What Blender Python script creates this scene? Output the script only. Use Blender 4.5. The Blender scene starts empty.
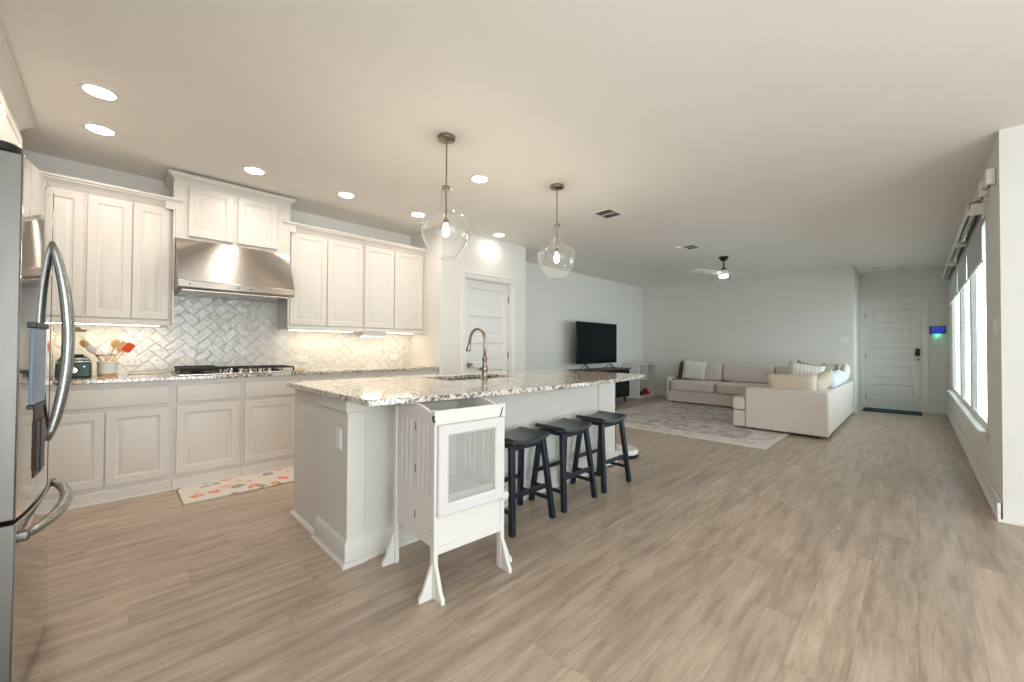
import bpy, bmesh, math, random
from mathutils import Vector, Matrix
random.seed(7)
S = bpy.context.scene
COL = S.collection

# ---------------------------------------------------------------- camera
EYE = 1.17
F_PX = 400.0
YAW, PITCH, ROLL = 0.7905, 0.01419, 0.00585
cy, sy = math.cos(YAW), math.sin(YAW)
F0 = Vector((cy, sy, 0)); R0 = Vector((sy, -cy, 0)); U0 = Vector((0, 0, 1))
fw = F0 * math.cos(PITCH) + U0 * math.sin(PITCH)
up = -F0 * math.sin(PITCH) + U0 * math.cos(PITCH)
rt = R0 * math.cos(ROLL) + up * math.sin(ROLL)
up = -R0 * math.sin(ROLL) + up * math.cos(ROLL)
cam_data = bpy.data.cameras.new('camera')
cam_data.sensor_width = 36.0
cam_data.lens = F_PX / 1024.0 * 36.0
cam_data.clip_start = 0.02
cam = bpy.data.objects.new('camera', cam_data); COL.objects.link(cam)
M = Matrix((rt, up, -fw)).transposed().to_4x4()
M.translation = (0, 0, EYE)
cam.matrix_world = M
S.camera = cam

# ---------------------------------------------------------------- world, exposure
SKY_COLOR, SKY_STRENGTH = (0.94, 0.971, 1.0), 4.8
CAN_POWER, CAN_COLOR = 2.1, (1.0, 0.89, 0.79)
w = bpy.data.worlds.new('sky'); S.world = w; w.use_nodes = True
bg = w.node_tree.nodes['Background']
bg.inputs[0].default_value = (*SKY_COLOR, 1); bg.inputs[1].default_value = SKY_STRENGTH
S.view_settings.view_transform = 'Standard'
S.view_settings.look = 'None'
S.view_settings.gamma = 1.0
S.view_settings.use_curve_mapping = False
S.view_settings.exposure = 0.93
cyc = S.cycles
cyc.use_denoising = True
cyc.max_bounces = 10; cyc.diffuse_bounces = 6; cyc.glossy_bounces = 4
cyc.transmission_bounces = 6; cyc.transparent_max_bounces = 12
cyc.sample_clamp_indirect = 6.0
cyc.caustics_reflective = False; cyc.caustics_refractive = False

# ---------------------------------------------------------------- materials
def lin(c):
    return tuple(((v / 255.0) / 12.92 if v / 255.0 <= 0.04045 else ((v / 255.0 + 0.055) / 1.055) ** 2.4) for v in c)
MATS = {}
class NT:
    def __init__(s, name):
        s.m = bpy.data.materials.new(name); s.m.use_nodes = True
        s.t = s.m.node_tree; s.b = s.t.nodes['Principled BSDF']; s.out = s.t.nodes['Material Output']
    def n(s, kind, **kw):
        x = s.t.nodes.new(kind)
        for k, v in kw.items(): setattr(x, k, v)
        return x
    def l(s, a, b): s.t.links.new(a, b)
    def math(s, op, a, b=None, c=None):
        x = s.n('ShaderNodeMath', operation=op)
        for i, v in enumerate((a, b, c)):
            if v is None: continue
            if isinstance(v, (int, float)): x.inputs[i].default_value = v
            else: s.l(v, x.inputs[i])
        return x.outputs[0]
    def pos(s):
        return s.n('ShaderNodeNewGeometry').outputs['Position']
    def obj(s):
        return s.n('ShaderNodeTexCoord').outputs['Object']
    def mapping(s, vec, scale=(1, 1, 1), rot=(0, 0, 0), loc=(0, 0, 0)):
        x = s.n('ShaderNodeMapping'); x.inputs['Scale'].default_value = scale
        x.inputs['Rotation'].default_value = rot; x.inputs['Location'].default_value = loc
        s.l(vec, x.inputs['Vector']); return x.outputs[0]
    def noise(s, vec, scale, detail=3, rough=0.5):
        x = s.n('ShaderNodeTexNoise'); x.inputs['Scale'].default_value = scale
        x.inputs['Detail'].default_value = detail; x.inputs['Roughness'].default_value = rough
        if vec is not None: s.l(vec, x.inputs['Vector'])
        return x.outputs['Fac']
    def ramp(s, fac, stops, interp='LINEAR'):
        x = s.n('ShaderNodeValToRGB'); x.color_ramp.interpolation = interp
        e = x.color_ramp.elements
        while len(e) < len(stops): e.new(0.5)
        for i, (p, c) in enumerate(stops):
            e[i].position = p; e[i].color = (*c, 1)
        s.l(fac, x.inputs[0]); return x.outputs[0]
    def mix(s, fac, a, b, mode='MIX'):
        x = s.n('ShaderNodeMix', data_type='RGBA', blend_type=mode)
        if isinstance(fac, (int, float)): x.inputs[0].default_value = fac
        else: s.l(fac, x.inputs[0])
        for i, v in ((6, a), (7, b)):
            if isinstance(v, tuple): x.inputs[i].default_value = (*v, 1)
            else: s.l(v, x.inputs[i])
        return x.outputs[2]
    def bump(s, h, strength=0.2, dist=0.01):
        x = s.n('ShaderNodeBump'); x.inputs['Strength'].default_value = strength
        x.inputs['Distance'].default_value = dist
        s.l(h, x.inputs['Height']); s.l(x.outputs[0], s.b.inputs['Normal'])
    def set(s, **kw):
        for k, v in kw.items():
            i = s.b.inputs[k.replace('_', ' ')]
            if hasattr(v, 'is_output'): s.l(v, i)
            elif isinstance(v, tuple): i.default_value = (*v, 1)
            else: i.default_value = v
        return s

def paint(name, rgb, rough=0.6, tex=140.0, amt=0.05, var=0.03, **kw):
    t = NT(name); c = lin(rgb)
    f = t.noise(t.pos(), 3.0, 2)
    col = t.mix(f, tuple(v * (1 - var) for v in c), tuple(min(1, v * (1 + var)) for v in c))
    t.set(Base_Color=col, Roughness=rough, **kw)
    t.bump(t.noise(t.pos(), tex, 2), amt, 0.002)
    MATS[name] = t.m; return t.m

def metal(name, rgb, rough=0.3, brushed=None, amt=0.15):
    t = NT(name); t.set(Base_Color=lin(rgb), Metallic=1.0)
    vec = t.obj()
    if brushed: vec = t.mapping(vec, brushed)
    nz = t.noise(vec, 8.0 if brushed else 300.0, 2)
    r = t.n('ShaderNodeMapRange'); r.inputs['To Min'].default_value = rough * 0.8; r.inputs['To Max'].default_value = rough * 1.25
    t.l(nz, r.inputs['Value']); t.set(Roughness=r.outputs[0])
    if brushed: t.bump(nz, amt, 0.0005)
    MATS[name] = t.m; return t.m

def glow(name, rgb, strength):
    t = NT(name)
    t.set(Base_Color=rgb, Emission_Color=rgb, Emission_Strength=strength, Roughness=0.5)
    MATS[name] = t.m; return t.m

def thin_glass(name, tint=(0.97, 0.985, 0.98), refl=1.0, ior=1.5, rough=0.01, solid=0.0, solidcol=(0.9, 0.9, 0.9)):
    t = NT(name); t.t.nodes.remove(t.b)
    tr = t.n('ShaderNodeBsdfTransparent'); tr.inputs[0].default_value = (*tint, 1)
    gl = t.n('ShaderNodeBsdfGlossy'); gl.inputs['Roughness'].default_value = rough
    lw = t.n('ShaderNodeLayerWeight'); lw.inputs['Blend'].default_value = 0.5
    f = t.math('MULTIPLY', t.math('ADD', 0.04, t.math('MULTIPLY', t.math('POWER', lw.outputs['Facing'], 2.3), 0.85)), refl)
    mx = t.n('ShaderNodeMixShader'); t.l(f, mx.inputs[0]); t.l(tr.outputs[0], mx.inputs[1]); t.l(gl.outputs[0], mx.inputs[2])
    o = mx.outputs[0]
    if solid > 0:
        d = t.n('ShaderNodeBsdfDiffuse'); d.inputs[0].default_value = (*solidcol, 1)
        m2 = t.n('ShaderNodeMixShader'); m2.inputs[0].default_value = solid
        t.l(o, m2.inputs[1]); t.l(d.outputs[0], m2.inputs[2]); o = m2.outputs[0]
    t.l(o, t.out.inputs[0]); MATS[name] = t.m; return t.m

WALL = paint('wall_paint', (222, 220, 215), 0.75, 90, 0.08)
CEIL = paint('ceiling_paint', (236, 233, 228), 0.85, 60, 0.25)
TRIM = paint('trim_paint', (228, 226, 222), 0.4, 120, 0.01)
CAB = paint('cabinet_paint', (215, 209, 202), 0.38, 120, 0.01)
ISL = paint('island_paint', (212, 209, 204), 0.45, 120, 0.01)
DOORP = paint('door_paint', (222, 221, 217), 0.42, 120, 0.01)
WHITE = paint('white_lacquer', (222, 219, 215), 0.4, 120, 0.01)
PLASTIC = paint('white_plastic', (232, 230, 225), 0.35, 120, 0.0)
BLACK = paint('black_plastic', (18, 19, 22), 0.35, 120, 0.0)
CASTIRON = paint('cast_iron', (26, 24, 23), 0.55, 200, 0.3)
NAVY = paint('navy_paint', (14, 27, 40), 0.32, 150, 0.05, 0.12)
SEATTOP = paint('navy_seat_reflection', (46, 54, 56), 0.3, 150, 0.03, 0.1)  # navy lightened and greyed to paint in the reflection on the seats
STEEL = metal('stainless_steel', (190, 184, 178), 0.26, (1, 60, 60))
HOODST = metal('hood_steel', (182, 174, 166), 0.38, (0.6, 60, 60), 0.02)
HOODST.node_tree.nodes['Principled BSDF'].inputs['Anisotropic'].default_value = 0.97
HOODST.node_tree.nodes['Principled BSDF'].inputs['Anisotropic Rotation'].default_value = 0.25
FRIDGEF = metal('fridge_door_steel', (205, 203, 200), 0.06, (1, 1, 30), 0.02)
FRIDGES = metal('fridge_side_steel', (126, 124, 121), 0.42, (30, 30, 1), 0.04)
HANDLE = metal('handle_steel', (160, 162, 160), 0.28)
NICKEL = metal('brushed_nickel', (150, 138, 124), 0.3)
CHROME = metal('satin_chrome', (190, 188, 184), 0.2)
DARKMETAL = metal('dark_bronze', (70, 58, 42), 0.4)
GLASS = thin_glass('clear_glass', (0.96, 0.965, 0.96), 1.0, solid=0.018)
PANE = thin_glass('window_glass', (0.94, 0.97, 0.97), 0.3)
DIMPANE = thin_glass('dimmed_window_glass', (0.70, 0.77, 0.78), 0.08)  # tint added to dim the sky and daylight through the right-hand panes
def shade_cloth():
    t = NT('roller_shade_cloth'); t.t.nodes.remove(t.b)
    d = t.n('ShaderNodeBsdfDiffuse'); d.inputs[0].default_value = (0.55, 0.54, 0.52, 1)
    l = t.n('ShaderNodeBsdfTranslucent'); l.inputs[0].default_value = (0.42, 0.42, 0.41, 1)
    m = t.n('ShaderNodeMixShader'); m.inputs[0].default_value = 0.4
    t.l(d.outputs[0], m.inputs[1]); t.l(l.outputs[0], m.inputs[2]); t.l(m.outputs[0], t.out.inputs[0]); return t.m
SHADE = shade_cloth()
MESHWIN = thin_glass('clear_vinyl', (0.9, 0.9, 0.9), 1.0, solid=0.21, solidcol=(0.8, 0.8, 0.8))
CANGLOW = glow('can_lens', (1.0, 0.93, 0.82), 14.0)
BULB = glow('bulb_glow', (1.0, 0.90, 0.76), 30.0)
LED = glow('led_strip', (1.0, 0.86, 0.66), 8.0)
SCREEN = glow('keypad_screen', (0.02, 0.03, 0.30), 0.6)
TEALGLOW = glow('keypad_light', (0.05, 0.75, 0.55), 0.8)
RED = paint('red_plastic', (190, 30, 34), 0.4)
ORANGE = paint('orange_silicone', (224, 84, 36), 0.45)
WOODL = paint('light_wood', (222, 184, 134), 0.5, 60, 0.1, 0.12)
GREENP = paint('dark_green_enamel', (22, 62, 52), 0.25)
DARKWOOD = paint('dark_wood', (84, 66, 52), 0.4, 60, 0.1, 0.15)
TEALBLK = paint('dark_teal_lacquer', (18, 32, 38), 0.25)
TVSCREEN = paint('tv_glass', (4, 16, 24), 0.18, 120, 0.0, Specular_IOR_Level=0.15)
DOORMAT = paint('teal_doormat', (34, 62, 68), 0.95, 300, 0.5, 0.2)
GROUT = paint('grout', (176, 174, 169), 0.8)
DISPLAY = paint('dispenser_panel', (120, 138, 158), 0.25, 120, 0.0)
VENTBACK = paint('vent_shadow', (104, 99, 94), 0.8)
AMBER = paint('dispenser_recess', (60, 38, 22), 0.4)

def make_floor():
    t = NT('plank_floor'); P = t.n('ShaderNodeSeparateXYZ'); t.l(t.pos(), P.inputs[0])
    X, Y = P.outputs[0], P.outputs[1]
    r = t.math('DIVIDE', Y, 0.178); row = t.math('FLOOR', r); fy = t.math('FRACT', r)
    wn = t.n('ShaderNodeTexWhiteNoise', noise_dimensions='1D'); t.l(row, wn.inputs['W'])
    xo = t.math('ADD', t.math('DIVIDE', X, 1.22), t.math('MULTIPLY', wn.outputs['Value'], 3.7))
    colm = t.math('FLOOR', xo); fx = t.math('FRACT', xo)
    cb = t.n('ShaderNodeCombineXYZ'); t.l(colm, cb.inputs[0]); t.l(row, cb.inputs[1])
    w2 = t.n('ShaderNodeTexWhiteNoise', noise_dimensions='3D'); t.l(cb.outputs[0], w2.inputs['Vector'])
    # grain, shifted per plank
    gc = t.n('ShaderNodeCombineXYZ')
    t.l(t.math('ADD', t.math('MULTIPLY', X, 1.35), t.math('MULTIPLY', w2.outputs['Value'], 37.0)), gc.inputs[0])
    t.l(t.math('MULTIPLY', Y, 11.0), gc.inputs[1]); t.l(w2.outputs['Value'], gc.inputs[2])
    g1 = t.noise(gc.outputs[0], 1.6, 6, 0.62)
    gc2 = t.n('ShaderNodeCombineXYZ')
    t.l(t.math('MULTIPLY', X, 6.0), gc2.inputs[0]); t.l(t.math('MULTIPLY', Y, 90.0), gc2.inputs[1])
    g2 = t.noise(gc2.outputs[0], 1.5, 3, 0.6)
    c = t.ramp(g1, [(0.28, lin((146, 129, 114))), (0.5, lin((175, 157, 140))), (0.72, lin((198, 181, 164)))])
    tone = t.ramp(w2.outputs['Value'], [(0.0, (0.90, 0.90, 0.91)), (1.0, (1.07, 1.06, 1.05))])
    c = t.mix(1.0, c, tone, 'MULTIPLY')
    fine = t.ramp(g2, [(0.3, (0.88, 0.88, 0.88)), (0.7, (1.08, 1.08, 1.08))])
    c = t.mix(1.0, c, fine, 'MULTIPLY')
    ey = t.math('LESS_THAN', t.math('MINIMUM', fy, t.math('SUBTRACT', 1.0, fy)), 0.008)
    ex = t.math('LESS_THAN', t.math('MINIMUM', fx, t.math('SUBTRACT', 1.0, fx)), 0.0014)
    e = t.math('MAXIMUM', ey, ex)
    c = t.mix(t.math('MULTIPLY', e, 0.22), c, lin((84, 72, 60)))
    rr = t.n('ShaderNodeMapRange'); rr.inputs['To Min'].default_value = 0.3; rr.inputs['To Max'].default_value = 0.46
    t.l(g1, rr.inputs['Value'])
    t.set(Base_Color=c, Roughness=rr.outputs[0])
    t.bump(t.math('SUBTRACT', g2, t.math('MULTIPLY', e, 2.0)), 0.12, 0.001)
    return t.m
FLOOR = make_floor()

def make_granite():
    t = NT('granite'); p = t.pos()
    v = t.n('ShaderNodeTexVoronoi'); v.inputs['Scale'].default_value = 80; t.l(p, v.inputs['Vector'])
    s1 = t.n('ShaderNodeSeparateColor'); t.l(v.outputs['Color'], s1.inputs[0])
    v2 = t.n('ShaderNodeTexVoronoi'); v2.inputs['Scale'].default_value = 160; t.l(p, v2.inputs['Vector'])
    s2 = t.n('ShaderNodeSeparateColor'); t.l(v2.outputs['Color'], s2.inputs[0])
    n = t.noise(p, 22, 3)
    k = t.math('ADD', s1.outputs[0], t.math('MULTIPLY', t.math('SUBTRACT', n, 0.5), 1.4))
    c = t.ramp(k, [(0.0, lin((26, 22, 22))), (0.28, lin((92, 74, 62))), (0.36, lin((170, 152, 134))), (0.54, lin((218, 210, 199)))], 'CONSTANT')
    c2 = t.ramp(s2.outputs[0], [(0.0, lin((60, 56, 54))), (0.10, lin((182, 174, 166))), (0.3, lin((232, 228, 222)))], 'CONSTANT')
    c = t.mix(0.28, c, c2)
    t.set(Base_Color=c, Roughness=0.09, Specular_IOR_Level=0.7, IOR=1.6)
    return t.m
GRANITE = make_granite()

def make_tile():
    t = NT('glazed_tile'); p = t.pos()
    n = t.noise(p, 16, 2)
    t.set(Base_Color=t.ramp(n, [(0.3, lin((206, 205, 200))), (0.7, lin((226, 224, 219)))]), Roughness=0.12)
    t.bump(n, 0.55, 0.012)
    return t.m
TILE = make_tile()

def make_fabric(name, rgb, scale=220, var=0.10, stripes=None):
    t = NT(name); c = lin(rgb); o = t.obj()
    n = t.noise(t.mapping(o, (1, 1, 3)), scale, 2)
    col = t.mix(n, tuple(v * (1 - var) for v in c), tuple(min(1, v * (1 + var)) for v in c))
    if stripes:
        sx = t.n('ShaderNodeSeparateXYZ'); t.l(o, sx.inputs[0])
        f = t.math('FRACT', t.math('MULTIPLY', sx.outputs[0], stripes[0]))
        m = t.math('LESS_THAN', f, 0.22)
        col = t.mix(m, col, lin(stripes[1]))
    t.set(Base_Color=col, Roughness=0.95, Sheen_Weight=0.15)
    t.bump(n, 0.3, 0.003); return t.m
SOFA = make_fabric('sofa_linen', (210, 199, 190))
PIL_WHITE = make_fabric('striped_pillow_cloth', (222, 219, 211), stripes=(22, (188, 184, 176)))
PIL_BEIGE = make_fabric('beige_pillow_cloth', (206, 190, 172))
PIL_CREAM = make_fabric('cream_pillow_cloth', (226, 220, 208), 60, 0.16)
PIL_BROWN = make_fabric('brown_pillow_cloth', (150, 136, 118), 80, 0.35)
PIL_DARK = make_fabric('charcoal_pillow_cloth', (84, 80, 76), 60, 0.3)
THROW = make_fabric('pale_throw_cloth', (214, 220, 224), 50, 0.08)
COVER = make_fabric('white_canvas', (212, 211, 211), 200, 0.03)

def make_rug():
    t = NT('faded_oriental_rug'); o = t.obj()
    s = t.n('ShaderNodeSeparateXYZ'); t.l(o, s.inputs[0])
    HX, HY = 1.65, 1.31
    ax = t.math('ABSOLUTE', t.math('SUBTRACT', s.outputs[0], 0.0)); ay = t.math('ABSOLUTE', s.outputs[1])
    d = t.math('MINIMUM', t.math('SUBTRACT', HX, ax), t.math('SUBTRACT', HY, ay))
    n1 = t.noise(o, 6, 8, 0.8); n2 = t.noise(o, 30, 5, 0.75)
    v = t.n('ShaderNodeTexVoronoi'); v.inputs['Scale'].default_value = 5.5; t.l(o, v.inputs['Vector'])
    m = t.math('ADD', t.math('MULTIPLY', n1, 0.85), t.math('MULTIPLY', v.outputs['Distance'], 0.2))
    field = t.ramp(m, [(0.42, lin((142, 135, 139))), (0.5, lin((176, 167, 167))), (0.6, lin((208, 198, 194)))])
    brd = t.ramp(t.math('ADD', n2, t.math('MULTIPLY', v.outputs['Distance'], 0.2)), [(0.42, lin((140, 132, 134))), (0.62, lin((214, 204, 198)))])
    inb = t.math('LESS_THAN', d, 0.32)
    c = t.mix(inb, field, brd)
    l1 = t.math('MULTIPLY', t.math('GREATER_THAN', d, 0.29), t.math('LESS_THAN', d, 0.33))
    c = t.mix(l1, c, lin((206, 198, 186)))
    l2 = t.math('LESS_THAN', d, 0.055)
    c = t.mix(l2, c, lin((212, 204, 192)))
    c = t.mix(t.math('MULTIPLY', n2, 0.2), c, lin((196, 188, 180)))
    t.set(Base_Color=c, Roughness=0.97); t.bump(n2, 0.4, 0.004); return t.m
RUG = make_rug()

def make_floral():
    t = NT('floral_mat'); o = t.obj()
    n = t.noise(o, 9, 3)
    vm = t.n('ShaderNodeVectorMath', operation='ADD'); t.l(o, vm.inputs[0])
    nn = t.n('ShaderNodeTexNoise'); nn.inputs['Scale'].default_value = 14; t.l(o, nn.inputs['Vector'])
    sc = t.n('ShaderNodeVectorMath', operation='SCALE'); t.l(nn.outputs['Color'], sc.inputs[0]); sc.inputs['Scale'].default_value = 0.10
    t.l(sc.outputs[0], vm.inputs[1])
    v = t.n('ShaderNodeTexVoronoi'); v.inputs['Scale'].default_value = 8.0; t.l(vm.outputs[0], v.inputs['Vector'])
    sc2 = t.n('ShaderNodeSeparateColor'); t.l(v.outputs['Color'], sc2.inputs[0])
    blob = t.math('LESS_THAN', v.outputs['Distance'], 0.36)
    col = t.ramp(sc2.outputs[0], [(0.0, lin((218, 138, 112))), (0.28, lin((142, 146, 140))), (0.5, lin((224, 172, 152))), (0.68, lin((168, 168, 162)))], 'CONSTANT')
    c = t.mix(blob, lin((214, 207, 196)), col)
    core = t.math('LESS_THAN', v.outputs['Distance'], 0.14)
    c = t.mix(t.math('MULTIPLY', core, 0.6), c, lin((238, 196, 168)))
    t.set(Base_Color=c, Roughness=0.7); return t.m
FLORAL = make_floral()

# ---------------------------------------------------------------- mesh helpers
ORIGIN = {}
class MB:
    def __init__(s): s.bm = bmesh.new()
    def box(s, x0, x1, y0, y1, z0, z1, mat=None):
        vs = [s.bm.verts.new(p) for p in ((x0,y0,z0),(x1,y0,z0),(x1,y1,z0),(x0,y1,z0),(x0,y0,z1),(x1,y0,z1),(x1,y1,z1),(x0,y1,z1))]
        if mat:
            for v in vs: v.co = mat @ v.co
        for f in ((0,3,2,1),(4,5,6,7),(0,1,5,4),(1,2,6,5),(2,3,7,6),(3,0,4,7)):
            s.bm.faces.new([vs[i] for i in f])
        return s
    def hexa(s, bot, top):
        b = [s.bm.verts.new(p) for p in bot]; t = [s.bm.verts.new(p) for p in top]; n = len(b)
        s.bm.faces.new(b[::-1]); s.bm.faces.new(t)
        for i in range(n): s.bm.faces.new((b[i], b[(i+1)%n], t[(i+1)%n], t[i]))
        return s
    def loft(s, rings, cap0=True, cap1=True, closed=True):
        R = [[s.bm.verts.new(p) for p in r] for r in rings]
        n = len(R[0])
        for a, b in zip(R, R[1:]):
            for i in range(n if closed else n - 1):
                s.bm.faces.new((a[i], a[(i+1)%n], b[(i+1)%n], b[i]))
        if cap0: s.bm.faces.new(R[0][::-1])
        if cap1: s.bm.faces.new(R[-1])
        return s
    def panel(s, a0, a1, b0, b1, prof, f):
        """concentric rectangles (inset, depth); f maps (a, b, depth) to a point"""
        return s.loft([[f(a0+i, b0+i, d), f(a1-i, b0+i, d), f(a1-i, b1-i, d), f(a0+i, b1-i, d)] for i, d in prof])
    def crown(s, x0, x1, y0, y1, prof, sides='lfr'):
        """profile (out, z) run round a rectangle; sides l(x0) r(x1) f(y0) b(y1) that stand free"""
        L, R_, F_, B = ('l' in sides), ('r' in sides), ('f' in sides), ('b' in sides)
        return s.loft([[(x0-o*L, y0-o*F_, z), (x1+o*R_, y0-o*F_, z), (x1+o*R_, y1+o*B, z), (x0-o*L, y1+o*B, z)] for o, z in prof])
    def lathe(s, prof, c=(0,0,0), seg=32, cap0=True, cap1=True, rot=None):
        rings = []
        for r, z in prof:
            ring = []
            for i in range(seg):
                a = 2*math.pi*i/seg; p = Vector((r*math.cos(a), r*math.sin(a), z))
                if rot: p = rot @ p
                ring.append(p + Vector(c))
            rings.append(ring)
        return s.loft(rings, cap0, cap1)
    def tube(s, pts, r, seg=10, flat=1.0, ref=None):
        pts = [Vector(p) for p in pts]; n = len(pts)
        rs = r if isinstance(r, (list, tuple)) else [r]*n
        T = [(pts[min(i+1,n-1)]-pts[max(i-1,0)]).normalized() for i in range(n)]
        u = Vector(ref) if ref else (Vector((0,0,1)) if abs(T[0].z) < 0.9 else Vector((1,0,0)))
        rings = []
        for p, t, rr in zip(pts, T, rs):
            u = (u - t*u.dot(t)).normalized(); v = t.cross(u)
            rings.append([p + u*math.cos(2*math.pi*i/seg)*rr + v*math.sin(2*math.pi*i/seg)*rr*flat for i in range(seg)])
        return s.loft(rings)
    def rcube(s, c, half, n=6, seg=8, rot=None, puff=0.0):
        """rounded block"""
        c = Vector(c); cache = {}
        def v(p):
            k = tuple(round(q*1000) for q in p)
            if k not in cache:
                m = (abs(p[0])**n + abs(p[1])**n + abs(p[2])**n) ** (1.0/n)
                q = Vector((p[0]/m*half[0], p[1]/m*half[1], p[2]/m*half[2]))
                if rot: q = rot @ q
                cache[k] = s.bm.verts.new(q + c)
            return cache[k]
        g = [math.tan((-1+2*i/seg)*math.pi/4) for i in range(seg+1)]
        for ax in range(3):
            for sg in (-1, 1):
                for i in range(seg):
                    for j in range(seg):
                        q = []
                        for a, b in ((i,j),(i+1,j),(i+1,j+1),(i,j+1)):
                            p = [0,0,0]; p[ax] = sg; p[(ax+1)%3] = g[a]; p[(ax+2)%3] = g[b]
                            q.append(v(tuple(p)))
                        s.bm.faces.new(q)
        return s
    def pillow(s, w, h, t, seg=14):
        """soft square pillow in local XZ, thickness along Y"""
        F, B = {}, {}
        for i in range(seg+1):
            for j in range(seg+1):
                a, b = -1+2*i/seg, -1+2*j/seg
                e = (max(0, 1-a**4)*max(0, 1-b**4))**0.55
                x = a*w/2*(1-0.07*(1-abs(b)**2)*abs(a)); z = b*h/2*(1-0.07*(1-abs(a)**2)*abs(b))
                edge = i in (0, seg) or j in (0, seg)
                F[i,j] = s.bm.verts.new((x, -t/2*e, z))
                B[i,j] = F[i,j] if edge else s.bm.verts.new((x, t/2*e, z))
        for i in range(seg):
            for j in range(seg):
                s.bm.faces.new((F[i,j], F[i+1,j], F[i+1,j+1], F[i,j+1]))
                s.bm.faces.new((B[i,j], B[i,j+1], B[i+1,j+1], B[i+1,j]))
        return s
    def build(s, name, mat, parent=None, bevel=0.0, smooth=False, seg=2, local=False):
        bmesh.ops.recalc_face_normals(s.bm, faces=s.bm.faces)
        if parent is not None and not local:
            o = ORIGIN.get(parent.name, Vector())
            for v in s.bm.verts: v.co -= o
        me = bpy.data.meshes.new(name); s.bm.to_mesh(me); s.bm.free()
        me.materials.append(mat)
        ob = bpy.data.objects.new(name, me); COL.objects.link(ob)
        if parent is not None:
            ob.parent = parent; ORIGIN[ob.name] = ORIGIN.get(parent.name, Vector())
        if smooth:
            for p in me.polygons: p.use_smooth = True
            if smooth == 'auto':
                me.set_sharp_from_angle(angle=math.radians(35))
        if bevel:
            m = ob.modifiers.new('bevel', 'BEVEL'); m.width = bevel; m.segments = seg
            m.limit_method = 'ANGLE'; m.angle_limit = math.radians(40)
            for p in me.polygons: p.use_smooth = True
            me.set_sharp_from_angle(angle=math.radians(50))
        return ob
def tag(o, label=None, cat=None, group=None, kind=None):
    if label: o['label'] = label
    if cat: o['category'] = cat
    if group: o['group'] = group
    if kind: o['kind'] = kind
    return o
def thing(name, label, cat, loc=(0,0,0), rz=0.0, group=None):
    o = bpy.data.objects.new(name, None); COL.objects.link(o)
    o.empty_display_size = 0.1
    o.location = loc; o.rotation_euler = (0, 0, rz)
    ORIGIN[o.name] = Vector(loc)
    return tag(o, label, cat, group)
def struct(name, mb, mat, label=None, parent=None, **kw):
    o = mb.build(name, mat, parent, **kw)
    if parent is None: tag(o, label, None, None, 'structure')
    return o
def copy_tree(o, parent=None):
    c = o.copy(); COL.objects.link(c); c.parent = parent
    for ch in list(o.children): copy_tree(ch, c)
    return c
def one(name, mb, mat, label, cat, loc, group=None, **kw):
    """a thing that is one mesh, its origin at loc"""
    for v in mb.bm.verts: v.co -= Vector(loc)
    o = mb.build(name, mat, **kw); o.location = loc; ORIGIN[o.name] = Vector(loc)
    return tag(o, label, cat, group)
def light_area(name, loc, size, power, color, parent=None, shape='DISK', size_y=None, rot=(0,0,0), spread=None):
    d = bpy.data.lights.new(name, 'AREA'); d.shape = shape; d.size = size
    if size_y: d.size_y = size_y
    d.energy = power; d.color = color
    if spread: d.spread = spread
    o = bpy.data.objects.new(name, d); COL.objects.link(o)
    if parent: o.parent = parent; loc = Vector(loc) - ORIGIN.get(parent.name, Vector())
    o.location = loc; o.rotation_euler = rot
    return o

# ---------------------------------------------------------------- the setting
CE = 2.68                       # ceiling height
KY = 4.88                       # kitchen and living-room back wall
LX = -1.10                      # left wall
PX0, PX1, PY = 2.86, 4.39, 4.15 # pantry box
FX = 9.50                       # far wall behind the sofa
HY = 0.79                       # where the far wall ends and the hall begins
EX = 10.65                      # entry wall
RY = -0.41                      # right-hand window wall
CX = 4.30                       # corner where the room widens
BY = -3.40                      # rear wall behind the camera
T = 0.14
struct('floor', MB().box(LX-T, EX+T, BY-T, KY+T, -0.12, 0), FLOOR, 'grey brown wood plank floor through the whole open room')
struct('ceiling', MB().box(LX-T, EX+T, BY-T, KY+T, CE, CE+0.12), CEIL, 'flat pale textured ceiling over kitchen and living room')
struct('wall_kitchen', MB().box(LX, FX+T, KY, KY+T, 0, CE), WALL, 'long pale wall behind the kitchen cabinets and television')
struct('wall_pantry', MB().box(PX0, 3.225, PY, PY+0.12, 0, CE).box(4.085, PX1, PY, PY+0.12, 0, CE).box(3.225, 4.085, PY, PY+0.12, 2.085, CE)
       .box(PX0, PX0+0.12, PY+0.12, KY, 0, CE).box(PX1-0.12, PX1, PY+0.12, KY, 0, CE), WALL, 'pale pantry enclosure walls around the narrow panelled door')
struct('wall_far', MB().box(FX, FX+T, HY, KY, 0, CE), WALL, 'pale blank wall behind the sectional sofa')
struct('wall_hall', MB().box(FX+T, EX+T, HY, HY+T, 0, CE), WALL, 'short return wall beside the entry door')
struct('wall_entry', MB().box(EX, EX+T, RY-T, -0.085, 0, CE).box(EX, EX+T, 0.735, HY, 0, CE).box(EX, EX+T, -0.085, 0.735, 2.06, CE), WALL, 'pale wall holding the entry door')
wb = MB(); TR = 0.045
WX0, WX1, WZ0, WZ1 = 5.12, 9.72, 0.50, 2.30
wb.box(CX, WX0, RY-TR, RY, 0, CE).box(WX1, EX, RY-TR, RY, 0, CE).box(WX0, WX1, RY-TR, RY, 0, WZ0).box(WX0, WX1, RY-TR, RY, WZ1, CE)
struct('wall_right', wb, WALL, 'pale wall around the three tall windows')
struct('wall_corner', MB().box(CX, CX+T, BY, RY-TR, 0, CE), WALL, 'bright wall at the right edge facing the dining side')
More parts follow.
